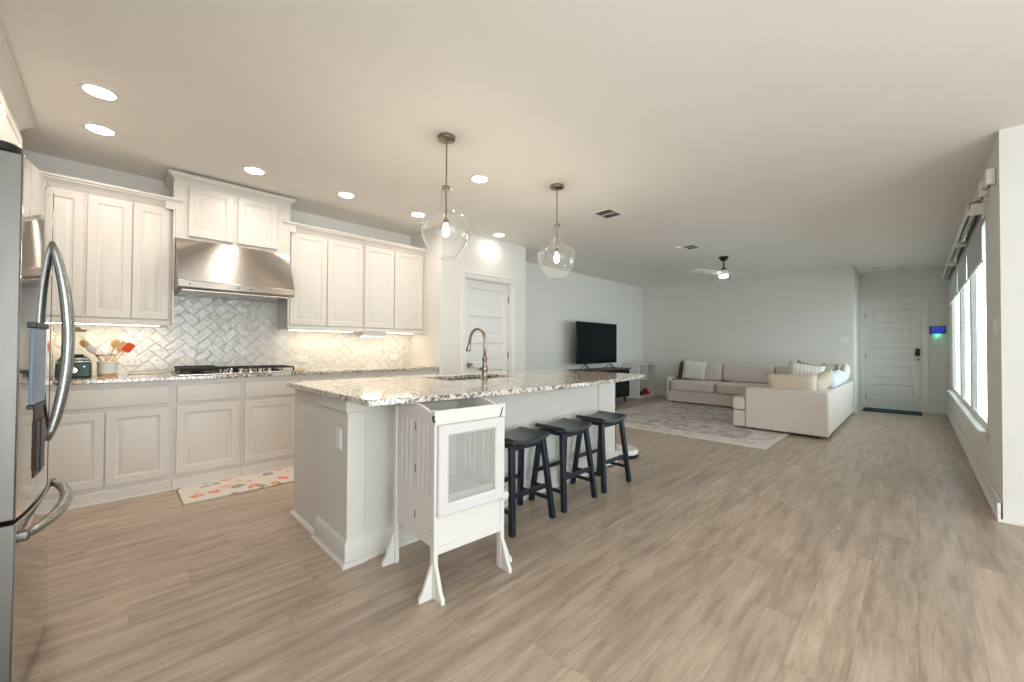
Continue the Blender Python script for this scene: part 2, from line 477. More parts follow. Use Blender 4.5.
struct('wall_left', MB().box(LX-T, LX, BY-T, -2.9, 0, CE).box(LX-T, LX, -0.5, KY+T, 0, CE).box(LX-T, LX, -2.9, -0.5, 0, 0.45).box(LX-T, LX, -2.9, -0.5, 2.25, CE), WALL, 'left wall behind the refrigerator')
struct('wall_rear', MB().box(LX, -0.7, BY-T, BY, 0, CE).box(2.3, CX+T, BY-T, BY, 0, CE).box(-0.7, 2.3, BY-T, BY, 2.2, CE), WALL, 'rear wall with the wide patio opening')

# baseboards: tall board with a small shoe moulding
def base_x(mb, x0, x1, y, d, h=0.125):   # board along x, room side in direction d (+1/-1)
    a, b = sorted((y, y + d*0.014)); mb.box(x0, x1, a, b, 0, h)
    a, b = sorted((y, y + d*0.028)); mb.box(x0, x1, a, b, 0, 0.02)
def base_y(mb, y0, y1, x, d, h=0.125):
    a, b = sorted((x, x + d*0.014)); mb.box(a, b, y0, y1, 0, h)
    a, b = sorted((x, x + d*0.028)); mb.box(a, b, y0, y1, 0, 0.02)
m = MB(); base_x(m, PX1, FX, KY, -1); base_x(m, PX0, 3.17, PY, -1); base_x(m, 4.14, PX1, PY, -1); base_y(m, PY, KY, PX1, 1)
struct('baseboard_kitchen', m, TRIM, 'white baseboard below the television wall and pantry', bevel=0.003)
m = MB(); base_y(m, HY, KY, FX, -1); base_x(m, FX, EX, HY, -1)
struct('baseboard_far', m, TRIM, 'white baseboard below the far wall', bevel=0.003)
m = MB(); base_y(m, RY, -0.155, EX, -1)
struct('baseboard_entry', m, TRIM, 'white baseboard beside the entry door', bevel=0.003)
m = MB(); base_x(m, CX-0.014, EX, RY, 1); base_y(m, BY, RY+0.028, CX, -1)
struct('baseboard_right', m, TRIM, 'white baseboard under the windows and round the corner', bevel=0.003)
m = MB(); base_x(m, LX, -0.75, BY, 1); base_x(m, 2.35, CX, BY, 1); base_y(m, BY, 1.3, LX, 1)
struct('baseboard_rear', m, TRIM, 'white baseboard on the rear and left walls', bevel=0.003)

# windows in the right wall
def window(name, label, x0, x1, y, z0, z1, depth=T, bars=(), glass=None):
    o = thing(name, label, None, ((x0+x1)/2, y, z0)); o['kind'] = 'structure'
    yo = y - depth
    f = MB(); t = 0.045
    fd = 0.040 if glass else 0.05
    f.box(x0, x0+t, yo, yo+fd, z0, z1).box(x1-t, x1, yo, yo+fd, z0, z1).box(x0+t, x1-t, yo, yo+fd, z0, z0+t).box(x0+t, x1-t, yo, yo+fd, z1-t, z1)
    f.build('window_frame', TRIM, o, bevel=0.003)
    g = MB(); g.box(x0+t, x1-t, yo+(0.032 if glass else 0.02), yo+(0.035 if glass else 0.024), z0+t, z1-t); g.build('pane', glass or PANE, o)
    for b in bars:
        MB().box(x0+t, x1-t, yo+0.008, yo+0.042, b-0.015, b+0.015).build('meeting_rail', TRIM, o, bevel=0.002)
    return o
WINX = [(5.12, 6.50), (6.58, 7.90), (7.98, 9.72)]
WL = ['tall window nearest the camera in the right wall', 'middle tall window of the right wall', 'tall window nearest the entry door in the right wall']
for i, (a, b) in enumerate(WINX):
    window('window_%d' % (i+1), WL[i], a, b, RY, WZ0, WZ1, 0.045, (), DIMPANE)
m = MB()
for a in (6.50, 7.90): m.box(a, a+0.08, RY-TR, RY-0.002, WZ0, WZ1)
struct('trim_1', m, TRIM, 'white posts between the right-hand windows', bevel=0.003)
m = MB(); m.box(WX0-0.07, WX1+0.05, RY, RY+0.055, WZ0-0.028, WZ0)
m.box(WX0-0.05, WX1+0.03, RY, RY+0.018, WZ0-0.10, WZ0-0.028)
struct('trim_2', m, TRIM, 'white window sill along the right wall', bevel=0.004)
# patio door and side window behind the camera: the daylight on this side of the room
window('window_4', 'wide glazed patio door behind the camera', -0.7, 0.8, BY, 0.03, 2.2)
window('window_5', 'second wide glazed patio door behind the camera', 0.8, 2.3, BY, 0.03, 2.2)
o = thing('window_6', 'dining window in the left wall behind the camera', None, (LX, -1.7, 0.45)); o['kind'] = 'structure'
f = MB()
for a, b, c, d in ((-2.9, -2.85, 0.45, 2.25), (-0.55, -0.5, 0.45, 2.25), (-2.85, -0.55, 0.45, 0.5), (-2.85, -0.55, 2.2, 2.25), (-1.73, -1.67, 0.5, 2.2)):
    f.box(LX-T, LX-T+0.05, a, b, c, d)
f.build('window_frame', TRIM, o, bevel=0.003)
MB().box(LX-T+0.02, LX-T+0.026, -2.85, -0.55, 0.5, 2.2).build('pane', PANE, o)
# sky portals (guide the sampling of the daylight, give no light of their own)
for nm, loc, sx, sz, rot in (('a', ((WX0+WX1)/2, RY-TR-0.02, (WZ0+WZ1)/2), WX1-WX0, WZ1-WZ0, (math.pi/2, 0, 0)),
                             ('b', (0.8, BY-T-0.02, 1.1), 3.0, 2.2, (math.pi/2, 0, 0)),
                             ('c', (LX-T-0.02, -1.7, 1.35), 2.4, 1.8, (math.pi/2, 0, -math.pi/2))):
    l = light_area('window_portal', loc, sx, 1.0, (1, 1, 1), shape='RECTANGLE', size_y=sz, rot=rot)
    l.data.cycles.is_portal = True

# panelled doors
def panel_door(o, f, w, h, t=0.035, stile=0.105, rails=(0.20, 0.10, 0.10, 0.10, 0.10, 0.11)):
    """slab with five flat-raised panels; f(a, b, depth): a across, b up, depth toward the viewer"""
    m = MB()
    def bx(a0, a1, b0, b1, d0, d1):
        m.hexa([f(a0,b0,d0), f(a1,b0,d0), f(a1,b0,d1), f(a0,b0,d1)], [f(a0,b1,d0), f(a1,b1,d0), f(a1,b1,d1), f(a0,b1,d1)])
    bx(0, w, 0, h, 0, t-0.018)
    bx(0, stile, 0, h, t-0.018, t); bx(w-stile, w, 0, h, t-0.018, t)
    n = len(rails)-1; ph = (h-sum(rails))/n; z = 0
    for i in range(n+1):
        bx(stile, w-stile, z, z+rails[i], t-0.018, t)
        if i < n:
            m.panel(stile, w-stile, z+rails[i], z+rails[i]+ph, [(-0.001, t-0.019), (0.0, t-0.001), (0.014, t-0.016), (0.032, t-0.0165), (0.040, t-0.009), (0.046, t-0.008)], f)
        z += rails[i]+ph
    return m.build('door_panel', DOORP, o, bevel=0.0025)
def casing(o, f, w, h, cw=0.068, t=0.018):
    m = MB()
    def bx(a0, a1, b0, b1, d0, d1):
        m.hexa([f(a0,b0,d0), f(a1,b0,d0), f(a1,b0,d1), f(a0,b0,d1)], [f(a0,b1,d0), f(a1,b1,d0), f(a1,b1,d1), f(a0,b1,d1)])
    for a0, a1, b0, b1 in ((-cw, 0, 0, h+cw), (w, w+cw, 0, h+cw), (0, w, h, h+cw)):
        bx(a0, a1, b0, b1, 0, t)
    bx(-cw, -cw+0.016, 0, h+cw, t, t+0.008); bx(w+cw-0.016, w+cw, 0, h+cw, t, t+0.008); bx(-cw+0.016, w+cw-0.016, h+cw-0.016, h+cw, t, t+0.008)
    m.build('door_casing', TRIM, o, bevel=0.003)
def knob(o, c, axis, mat, r=0.028, name='door_handle'):
    ax = Vector(axis); rot = ax.to_track_quat('Z', 'Y').to_matrix()
    MB().lathe([(0.001, 0), (0.030, 0), (0.031, 0.006), (0.012, 0.010), (0.010, 0.030), (0.018, 0.036), (r, 0.048), (r*0.98, 0.058), (r*0.7, 0.066), (0.001, 0.068)], c, 24, rot=rot).build(name, mat, o, smooth=True)
# pantry door: opening x 3.24 .. 4.07
o = thing('door_1', 'white five panel pantry door with a round knob', None, (3.655, PY, 0)); o['kind'] = 'structure'
fp = lambda a, b, d: (3.24+a, PY+0.075-d, 0.012+b)
panel_door(o, fp, 0.83, 2.055)
casing(o, lambda a, b, d: (3.225+a, PY-d, b), 0.86, 2.085)
m = MB(); m.box(3.225, 3.24, PY, PY+0.12, 0, 2.085).box(4.07, 4.085, PY, PY+0.12, 0, 2.085).box(3.24, 4.07, PY, PY+0.12, 2.07, 2.085)
m.build('door_frame', TRIM, o)
knob(o, (3.335, PY+0.04, 0.925), (0, -1, 0), NICKEL)
for z in (0.25, 1.05, 1.85):
    MB().box(4.058, 4.078, PY+0.028, PY+0.042, z-0.045, z+0.045).build('hinge', NICKEL, o, bevel=0.002)
# entry door: opening y -0.085 .. 0.735
o = thing('door_2', 'white five panel entry door with black keypad lock', None, (EX, 0.325, 0)); o['kind'] = 'structure'
fe = lambda a, b, d: (EX+0.05-d, 0.72-a, 0.015+b)
panel_door(o, fe, 0.79, 2.03, t=0.04, stile=0.115)
casing(o, lambda a, b, d: (EX-d, 0.735-a, b), 0.82, 2.06, cw=0.078)
m = MB(); m.box(EX, EX+T, 0.72, 0.735, 0, 2.06).box(EX, EX+T, -0.085, -0.07, 0, 2.06).box(EX, EX+T, -0.07, 0.72, 2.047, 2.06).box(EX-0.01, EX+T, -0.07, 0.72, 0, 0.014)
m.build('door_frame', TRIM, o)
knob(o, (EX+0.01, -0.015, 0.985), (-1, 0, 0), CHROME, 0.03)
MB().hexa([(EX-0.016, -0.05, 1.03), (EX-0.016, 0.02, 1.05), (EX+0.01, 0.02, 1.05), (EX+0.01, -0.05, 1.03)],
          [(EX-0.016, -0.055, 1.17), (EX-0.016, 0.005, 1.19), (EX+0.01, 0.005, 1.19), (EX+0.01, -0.055, 1.17)]).build('keypad_lock', BLACK, o, bevel=0.006)
MB().lathe([(0.001, 0), (0.012, 0), (0.012, 0.005), (0.001, 0.006)], (EX+0.01, 0.325, 1.95), 16, rot=Vector((-1,0,0)).to_track_quat('Z','Y').to_matrix()).build('peephole', CHROME, o)
for z in (0.22, 1.03, 1.84):
    MB().box(EX+0.002, EX+0.016, 0.708, 0.728, z-0.05, z+0.05).build('hinge', NICKEL, o, bevel=0.002)

# herringbone backsplash, tiles 6.6 x 15.2 cm laid at 45 degrees
def herringbone():
    L_, W_, G = 0.150, 0.075, 0.003
    x0, x1, z0, z1 = -0.98, PX0-0.002, 0.914, 1.96
    m = MB(); c45 = math.cos(math.pi/4)
    n = 26
    cells = []
    for i in range(-n*2, n*2):
        for j in range(-n, n):
            # herringbone on the integer grid of W: horizontal tile at (i + 2... ) and vertical partner
            ox, oz = (i + 2*j), (i - 2*j)
            cells.append((ox, oz, 2, 1)); cells.append((ox+2, oz-1+0, 1, 2)) if False else cells.append((ox-1, oz, 1, 2))
    seen = set(); y = KY-0.004
    for gx, gz, wx, wz in cells:
        if (gx, gz, wx, wz) in seen: continue
        seen.add((gx, gz, wx, wz))
        a0, a1 = gx*W_+G/2, (gx+wx)*W_-G/2; b0, b1 = gz*W_+G/2, (gz+wz)*W_-G/2
        pts = []
        for a, b in ((a0, b0), (a1, b0), (a1, b1), (a0, b1)):
            pts.append((1.0 + (a-b)*c45, 1.4 + (a+b)*c45))
        if max(p[0] for p in pts) < x0 or min(p[0] for p in pts) > x1 or max(p[1] for p in pts) < z0 or min(p[1] for p in pts) > z1: continue
        cxm = sum(p[0] for p in pts)/4; czm = sum(p[1] for p in pts)/4
        if czm > 1.45 and not (0.28 < cxm < 1.30): continue
        tx, tz = random.uniform(-0.012, 0.012), random.uniform(-0.012, 0.012)
        r0 = [(p[0], y, p[1]) for p in pts]
        def sh(p, k): return (p[0]+(cxm-p[0])*k, p[1]+(czm-p[1])*k)
        q1 = [sh(p, 0.0) for p in pts]; q2 = [sh(p, 0.05) for p in pts]
        r1 = [(p[0], y-0.0016, p[1]) for p in q1]
        r2 = [(p[0], y-0.0030-(p[0]-cxm)*tx*2-(p[1]-czm)*tz*1.0, p[1]) for p in q2]
        m.loft([r0, r1, r2], cap0=False)
    for co, no in (((x0,0,0),(-1,0,0)), ((x1,0,0),(1,0,0)), ((0,0,z0),(0,0,-1)), ((0,0,z1),(0,0,1))):
        g = m.bm.verts[:] + m.bm.edges[:] + m.bm.faces[:]
        bmesh.ops.bisect_plane(m.bm, geom=g, plane_co=co, plane_no=no, clear_outer=True)
    return m
o = struct('trim_3', herringbone(), TILE, 'glossy white herringbone tile backsplash over the counter')
struct('trim_4', MB().box(LX, PX0, KY-0.004, KY, 0.914, 1.97), GROUT, 'grey grout behind the backsplash tiles')

# ---------------------------------------------------------------- kitchen run
RP = [(0.0, 0.0), (0.0, 0.017), (0.003, 0.020), (0.052, 0.020), (0.056, 0.015), (0.066, 0.0135), (0.070, 0.012), (0.092, 0.0185), (0.096, 0.019)]
FLAT = [(0.0, 0.0), (0.0, 0.014), (0.004, 0.018), (0.016, 0.020)]
def fyf(y): return lambda a, b, d: (a, y-d, b)
def fxf(x): return lambda a, b, d: (x+d, a, b)
def cab_door(root, a0, a1, b0, b1, f, name='door', prof=RP):
    return MB().panel(a0, a1, b0, b1, prof, f).build(name, CAB, root, smooth='auto')
BF = 4.222     # face of base cabinets
def base_cabinet(x0, x1, doors, drawers, label):
    r = thing('base_cabinet', label, 'cabinet', ((x0+x1)/2, BF+0.3, 0), 0, 'base cabinets below the long counter')
    MB().box(x0+0.0006, x1-0.0006, BF, KY-0.002, 0.09, 0.882).build('body', CAB, r)
    MB().box(x0+0.0006, x1-0.0006, BF-0.022, BF+0.3, 0.0, 0.09).box(x0+0.0006, x1-0.0006, BF-0.028, BF+0.28, 0.0, 0.018).build('toe_board', CAB, r, bevel=0.003)
    for a, b in doors: cab_door(r, a, b, 0.125, 0.668, fyf(BF))
    for a, b in drawers: cab_door(r, a, b, 0.70, 0.842, fyf(BF), 'drawer', FLAT)
    return r
base_cabinet(-1.09, 0.333, [(-0.50, -0.052), (-0.046, 0.308)], [(-0.50, 0.308)], 'wide white two door base cabinet nearest the refrigerator')
base_cabinet(0.333, 0.800, [(0.355, 0.780)], [(0.355, 0.780)], 'white single door base cabinet under the left half of the cooktop')
base_cabinet(0.800, 1.262, [(0.822, 1.242)], [(0.822, 1.242)], 'white single door base cabinet under the right half of the cooktop')
base_cabinet(1.262, 2.06, [(1.284, 1.66), (1.666, 2.04)], [(1.284, 2.04)], 'white base cabinet under the small white light box')
base_cabinet(2.06, PX0-0.001, [(2.08, 2.456), (2.462, 2.838)], [(2.08, 2.838)], 'white base cabinet beside the pantry wall')
# countertop on the kitchen wall, with its laid-on front edge
one('countertop', MB().box(LX+0.001, PX0-0.001, 4.185, KY-0.008, 0.884, 0.914), GRANITE, 'long speckled granite countertop on the kitchen wall', 'countertop', (0.9, 4.5, 0.884), bevel=0.004)

CROWN = [(0.0, 0.0), (0.006, 0.0), (0.008, 0.012), (0.014, 0.018), (0.020, 0.032), (0.036, 0.052), (0.056, 0.066), (0.060, 0.078), (0.070, 0.082), (0.072, 0.098), (0.0, 0.098)]
UF = 4.55
def upper_cabinet(x0, x1, yf, z0, z1, doors, label, dz, prof_sides, rail=True, cz=1.0, group='wall cabinets above the counter', ret=None):
    r = thing('wall_cabinet', label, 'cabinet', ((x0+x1)/2, KY, z0), 0, group)
    MB().box(x0+0.0006, x1-0.0006, yf, KY-0.001, z0, z1).build('body', CAB, r)
    if rail:
        MB().box(x0+0.0006, x1-0.0006, yf-0.016, yf+0.004, z0-0.012, z0+0.028).build('light_rail', CAB, r, bevel=0.004)
    for a, b in doors: cab_door(r, a, b, dz[0], dz[1], fyf(yf))
    m = MB().crown(x0+0.0006, x1-0.0006, yf-0.001, KY-0.002, [(a*cz, z1-0.02+b*cz) for a, b in CROWN], prof_sides)
    if ret == 'r': m.crown(x1-0.05, x1-0.0006, yf-0.0012, 4.498, [(a*cz, z1-0.02+b*cz) for a, b in CROWN], 'fr')
    if ret == 'l': m.crown(x0+0.0006, x0+0.05, yf-0.0012, 4.498, [(a*cz, z1-0.02+b*cz) for a, b in CROWN], 'fl')
    m.build('crown_moulding', CAB, r, smooth='auto')
    return r
upper_cabinet(-1.09, 0.335, UF, 1.345, 2.355, [(-0.56, -0.19), (-0.172, 0.082), (0.088, 0.318)], 'white wall cabinet left of the range hood, above the blender', (1.385, 2.335), 'f', ret='r')
upper_cabinet(0.350, 1.236, 4.50, 2.095, 2.60, [(0.438, 0.764), (0.800, 1.132)], 'raised white cabinet above the stainless range hood', (2.125, 2.565), 'lrf', rail=False, cz=0.78)
upper_cabinet(1.252, 2.045, UF, 1.345, 2.355, [(1.268, 1.628), (1.640, 2.030)], 'white wall cabinet just right of the range hood', (1.385, 2.345), 'f', ret='l')
upper_cabinet(2.047, PX0-0.001, UF, 1.345, 2.355, [(2.060, 2.430), (2.442, 2.836)], 'white wall cabinet against the pantry wall', (1.385, 2.345), 'f')
# side cheeks of the hood bay reach the lower cabinets
one('hood_filler_panel', MB().box(0.3362, 0.3494, 4.50, KY-0.001, 1.35, 2.59), CAB, 'narrow white panel at the left of the range hood bay', 'panel', (0.343, 4.7, 1.35))
one('hood_filler_panel', MB().box(1.2366, 1.2514, 4.50, KY-0.001, 1.35, 2.59), CAB, 'narrow white panel at the right of the range hood bay', 'panel', (1.243, 4.7, 1.35))

# range hood
r = thing('range_hood', 'wide stainless steel range hood under the raised cabinet', 'range hood', (0.79, KY, 1.62))
h0, h1, yb, yt = 0.352, 1.234, 4.27, 4.47
MB().loft([[(x, 4.865, 2.093), (x, yt, 2.093), (x, yb, 1.715), (x, yb, 1.655), (x, yb+0.02, 1.640), (x, 4.865, 1.640)] for x in (h0, h1)]).build('canopy', HOODST, r, bevel=0.003)
MB().box(h0-0.002, h1+0.002, yb-0.010, yb+0.02, 1.648, 1.712).build('front_lip', HOODST, r, bevel=0.008)
MB().box(h0+0.03, h1-0.03, yb+0.05, 4.85, 1.628, 1.641).build('filter_panel', STEEL, r, bevel=0.003)
for x in (0.43, 0.77, 0.87):
    MB().lathe([(0.001, 0), (0.007, 0), (0.006, 0.005), (0.001, 0.006)], (x, yb-0.010, 1.678), 12, rot=Vector((0,-1,0)).to_track_quat('Z','Y').to_matrix()).build('control_button', BLACK, r)

# under-cabinet lighting
def light_bar(x0, x1, label, y=4.70, p=5.0):
    r = thing('under_cabinet_light', label, 'light', ((x0+x1)/2, y, 1.332), 0, 'strip lights under the wall cabinets')
    MB().box(x0, x1, y-0.018, y+0.018, 1.335, 1.345).build('housing', PLASTIC, r, bevel=0.002)
    MB().box(x0+0.01, x1-0.01, y-0.012, y+0.012, 1.331, 1.3355).build('diffuser', LED, r)
    light_area('strip_lamp', ((x0+x1)/2, y, 1.328), x1-x0-0.04, p*0.125, (1.0, 0.80, 0.56), r, 'RECTANGLE', 0.03)
light_bar(-0.75, 0.28, 'warm strip light under the cabinet left of the range hood', p=6.5)
light_bar(1.30, 2.00, 'warm strip light under the cabinet right of the range hood', p=5.0)
light_bar(2.42, 2.80, 'short warm strip light under the cabinet nearest the pantry', p=2.8)
r = thing('light_box', 'small white light box under the cabinet beside the pantry', 'light', (2.22, 4.66, 1.27))
MB().box(2.07, 2.36, 4.60, 4.72, 1.283, 1.344).build('housing', PLASTIC, r, bevel=0.012)
MB().box(2.09, 2.34, 4.615, 4.705, 1.279, 1.284).build('diffuser', LED, r)
MB().box(2.055, 2.07, 4.63, 4.68, 1.29, 1.335).build('end_cap', CHROME, r, bevel=0.003)

# tall cabinets on the left wall: over the refrigerator and beyond it
r = thing('overhead_cabinet', 'deep white cabinet above the refrigerator at the left edge', 'cabinet', (LX, 2.2, 1.87))
MB().box(LX+0.001, -0.48, 1.30, 2.95, 1.87, 2.60).build('body', CAB, r)
for a, b in ((1.32, 2.09), (2.11, 2.93)): cab_door(r, a, b, 1.90, 2.53, fxf(-0.48))
MB().crown(LX+0.002, -0.481, 1.30, 2.95, [(a*1.05, 2.578+b) for a, b in CROWN], 'rf').build('crown_moulding', CAB, r, smooth='auto')
r = thing('tall_cabinet', 'tall white cabinet on the left wall between the refrigerator and the kitchen corner', 'cabinet', (LX, 3.6, 0))
MB().box(LX+0.001, -0.48, 2.952, 4.18, 0.09, 2.60).box(LX+0.001, -0.50, 2.952, 4.18, 0.0, 0.09).build('body', CAB, r)
for a, b in ((2.97, 3.56), (3.575, 4.165)):
    cab_door(r, a, b, 1.40, 2.53, fxf(-0.48)); cab_door(r, a, b, 0.12, 1.38, fxf(-0.48))
MB().crown(LX+0.002, -0.481, 2.952, 4.18, [(a*1.05, 2.578+b) for a, b in CROWN], 'rb').build('crown_moulding', CAB, r, smooth='auto')

# ---------------------------------------------------------------- refrigerator
def bowed(y0, y1, xe, bulge, n=24):
    c, hw = (y0+y1)/2, (y1-y0)/2
    return [(xe + bulge*(1-abs((y-c)/hw)**2.2), y) for y in [y0+(y1-y0)*i/n for i in range(n+1)]]
r = thing('refrigerator', 'stainless french door refrigerator with curved handles at the left edge', 'refrigerator', (-0.65, 2.43, 0))
FY0, FY1 = 2.03, 2.86
MB().box(LX+0.03, -0.315, FY0+0.004, FY1-0.004, 0.03, 1.765).build('cabinet_body', FRIDGES, r, bevel=0.004)
prof = bowed(FY0, FY1, -0.221, 0.034, 48); half = len(prof)//2
def door_slab(name, pts, z0, z1):
    y0, y1 = pts[0][1], pts[-1][1]
    ring = lambda z: [(-0.305, y0, z)] + [(x, y, z) for x, y in pts] + [(-0.305, y1, z)]
    MB().loft([ring(z0), ring(z1)]).build(name + '_side', FRIDGES, r)
def face_slab(name, pts, z0, z1):
    m = MB(); ya, yb_ = pts[0][1], pts[-1][1]
    ring = lambda z: [(-0.305, ya, z)] + [(x, y, z) for x, y in pts] + [(-0.305, yb_, z)]
    m.loft([ring(z0), ring(z1)])
    ob = m.build(name, FRIDGEF, r, smooth='auto')
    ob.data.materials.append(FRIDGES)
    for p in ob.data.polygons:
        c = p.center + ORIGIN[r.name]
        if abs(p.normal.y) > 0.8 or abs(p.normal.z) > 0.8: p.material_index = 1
    bv = ob.modifiers.new('bevel', 'BEVEL'); bv.width = 0.005; bv.segments = 2; bv.limit_method = 'ANGLE'; bv.angle_limit = math.radians(50)
    return ob
dl = face_slab('door', [(x, y) for x, y in prof if y <= 2.443], 0.605, 1.785)
dr = face_slab('door', [(x, y) for x, y in prof if y >= 2.447], 0.605, 1.785)
fz = face_slab('freezer_drawer', prof, 0.05, 0.592)
MB().box(-0.93, -0.32, FY0+0.02, FY1-0.02, 0.0, 0.05).build('base_grille', BLACK, r)
for y in (FY0+0.05, FY1-0.05):
    MB().lathe([(0.038, 0), (0.042, 0.006), (0.041, 0.026), (0.030, 0.034), (0.001, 0.035)], (-0.268, y, 1.786), 20).build('hinge_cover', BLACK, r, smooth='auto')
def arc_handle(y, parent):
    n = 22; pts = []
    for i in range(n+1):
        t = i/n; z = 0.79+0.785*t
        b = math.sin(math.pi*t)**0.75
        pts.append((-0.190+0.051*b, y, z))
    return MB().tube(pts, [0.011+0.006*math.sin(math.pi*i/n)**0.5 for i in range(n+1)], 12, 1.0, ref=(0,1,0)).build('door_handle', HANDLE, parent, smooth=True)
arc_handle(2.415, dl); arc_handle(2.478, dr)
n = 24; pts = []
for i in range(n+1):
    t = i/n; y = 2.07+0.70*t
    xf = -0.221+0.034*(1-abs((y-2.445)/0.415)**2.2)
    pts.append((xf+0.004+0.047*math.sin(math.pi*t)**0.6, y, 0.540))
MB().tube(pts, [0.013+0.006*math.sin(math.pi*i/n)**0.5 for i in range(n+1)], 12, ref=(0,0,1)).build('drawer_handle', HANDLE, fz, smooth=True)
for i in (0, n):
    p = pts[i]; MB().rcube((p[0]+0.002, p[1], p[2]), (0.016, 0.015, 0.018), 4, 5).build('handle_end_cap', FRIDGES, fz, smooth=True)
# ice and water dispenser in the near door
def xface(y): return -0.221+0.034*(1-abs((y-2.445)/0.415)**2.2)
def disp(name, y0, y1, z0, z1, d, mat, bev=0.003):
    MB().hexa([(xface(y0)-0.01, y0, z0), (xface(y0)+d, y0, z0), (xface(y1)+d, y1, z0), (xface(y1)-0.01, y1, z0)],
              [(xface(y0)-0.01, y0, z1), (xface(y0)+d, y0, z1), (xface(y1)+d, y1, z1), (xface(y1)-0.01, y1, z1)]).build(name, mat, dl, bevel=bev)
disp('dispenser_panel', 2.13, 2.285, 0.96, 1.225, 0.006, DISPLAY)
disp('dispenser_bezel', 2.125, 2.29, 1.225, 1.245, 0.012, BLACK)
disp('dispenser_bezel', 2.125, 2.29, 0.945, 0.96, 0.010, BLACK)
disp('dispenser_recess', 2.17, 2.29, 0.70, 0.945, 0.003, AMBER)
disp('dispenser_paddle', 2.20, 2.26, 0.72, 0.90, 0.012, BLACK)

# ---------------------------------------------------------------- island
r = thing('kitchen_island', 'long white kitchen island base with panelled end and pilaster', 'kitchen island', (2.2, 2.6, 0))
IX0, IX1, IY0, IY1 = 0.885, 3.587, 2.135, 3.07
m = MB()
m.box(IX0+0.012, 1.75, IY0+0.012, IY1, 0.0, 0.880).box(2.55, IX1-0.012, IY0+0.012, IY1, 0.0, 0.880).box(1.75, 2.55, IY0+0.012, 2.41, 0.0, 0.880).box(1.75, 2.55, 2.87, IY1, 0.0, 0.880).box(1.75, 2.55, 2.41, 2.87, 0.0, 0.66)
m.build('body', ISL, r)
# pilasters at the seating-side corners, the end panel and the kitchen face
MB().box(IX0, IX0+0.10, IY0, 2.565, 0.0, 0.880).build('pilaster', ISL, r, bevel=0.004)
MB().box(IX1-0.30, IX1, IY0-0.004, IY0+0.02, 0.0, 0.880).box(IX1-0.02, IX1, IY0-0.004, IY0+0.45, 0.0, 0.880).build('pilaster', ISL, r, bevel=0.004)
MB().crown(IX0, IX0+0.10, IY0, 2.565, [(0.0, 0.80), (0.004, 0.80), (0.006, 0.812), (0.014, 0.818), (0.014, 0.879), (0.0, 0.879)], 'lf').build('cap_moulding', ISL, r, smooth='auto')
BASEP = [(0.0, 0.0), (0.030, 0.0), (0.030, 0.012), (0.022, 0.022), (0.014, 0.024), (0.014, 0.118), (0.008, 0.130), (0.0, 0.136)]
MB().crown(IX0, IX0+0.10, IY0, 2.565, BASEP, 'lfb').build('base_moulding', ISL, r, smooth='auto')
MB().crown(IX0+0.10, IX1, IY0+0.012, IY0+0.03, BASEP, 'f').box(IX1-0.30, IX1+0.014, IY0-0.018, IY0, 0, 0.13).build('base_moulding', ISL, r, smooth='auto')
MB().crown(IX0+0.012, IX0+0.05, 2.60, IY1, [(0.0, 0.0), (0.022, 0.0), (0.022, 0.012), (0.012, 0.022), (0.0, 0.024)], 'l').build('shoe_moulding', ISL, r, smooth='auto')
MB().box(IX0+0.10, IX1-0.001, IY0-0.006, IY0+0.012, 0.835, 0.880).box(IX0+0.10, IX1-0.30, IY0+0.0, IY0+0.012, 0.80, 0.835).build('apron_trim', ISL, r, bevel=0.003)
for k in range(6):
    x0 = IX0+0.05+k*0.44
    MB().panel(x0, x0+0.42, 0.125, 0.85, RP, lambda a, b, d: (a, IY1-0.002+d, b)).build('door', ISL, r, smooth='auto')
# outlet on the end
def outlet(name, label, f, w=0.073, h=0.117, kind='outlet', parent=None):
    """f(a, b, d): plate centred on a=b=0"""
    c = f(0, 0, 0); o = thing(name, label, kind, c)
    MB().panel(-w/2, w/2, -h/2, h/2, [(0, 0), (0, 0.003), (0.004, 0.006)], f).build('plate', PLASTIC, o, smooth='auto')
    if kind == 'outlet':
        for b in (-0.024, 0.024):
            MB().panel(-0.017, 0.017, b-0.014, b+0.014, [(0, 0.005), (0.001, 0.008)], f).build('socket', PLASTIC, o)
            m = MB()
            for a in (-0.006, 0.006): m.panel(a-0.0014, a+0.0014, b-0.004, b+0.006, [(0, 0.0075), (0.0002, 0.0085)], f)
            m.build('slot', BLACK, o)
    else:
        n = max(1, round(w/0.046)-0 if w > 0.09 else 1)
        for k in range(n):
            a = (k-(n-1)/2)*0.046
            MB().panel(a-0.016, a+0.016, -0.033, 0.033, [(0, 0.005), (0.002, 0.010)], f).build('rocker', PLASTIC, o)
    return o
outlet('wall_outlet', 'white outlet on the near end of the kitchen island', lambda a, b, d: (IX0-d, 2.25-a, 0.655+b))
outlet('wall_outlet', 'white outlet in the backsplash just right of the utensil crock', lambda a, b, d: (0.10+b, KY-0.012-d, 1.02+a), 0.073, 0.117)
outlet('wall_outlet', 'white outlet in the backsplash right of the cooktop', lambda a, b, d: (1.49+b, KY-0.012-d, 1.02+a), 0.073, 0.117)
outlet('wall_outlet', 'white outlet in the backsplash nearest the pantry wall', lambda a, b, d: (2.62+b, KY-0.012-d, 1.02+a), 0.073, 0.117)
outlet('wall_outlet', 'white outlet low on the right wall under the window', lambda a, b, d: (5.70+a, RY+d, 0.29+b))
outlet('wall_switch', 'white switch plate on the far wall beside the hall opening', lambda a, b, d: (FX-d, 0.93+a, 1.33+b), 0.115, 0.117, 'switch')
outlet('wall_switch', 'white switch plate on the right wall near the bright corner', lambda a, b, d: (4.55+a, RY+d, 1.34+b), 0.115, 0.117, 'switch')
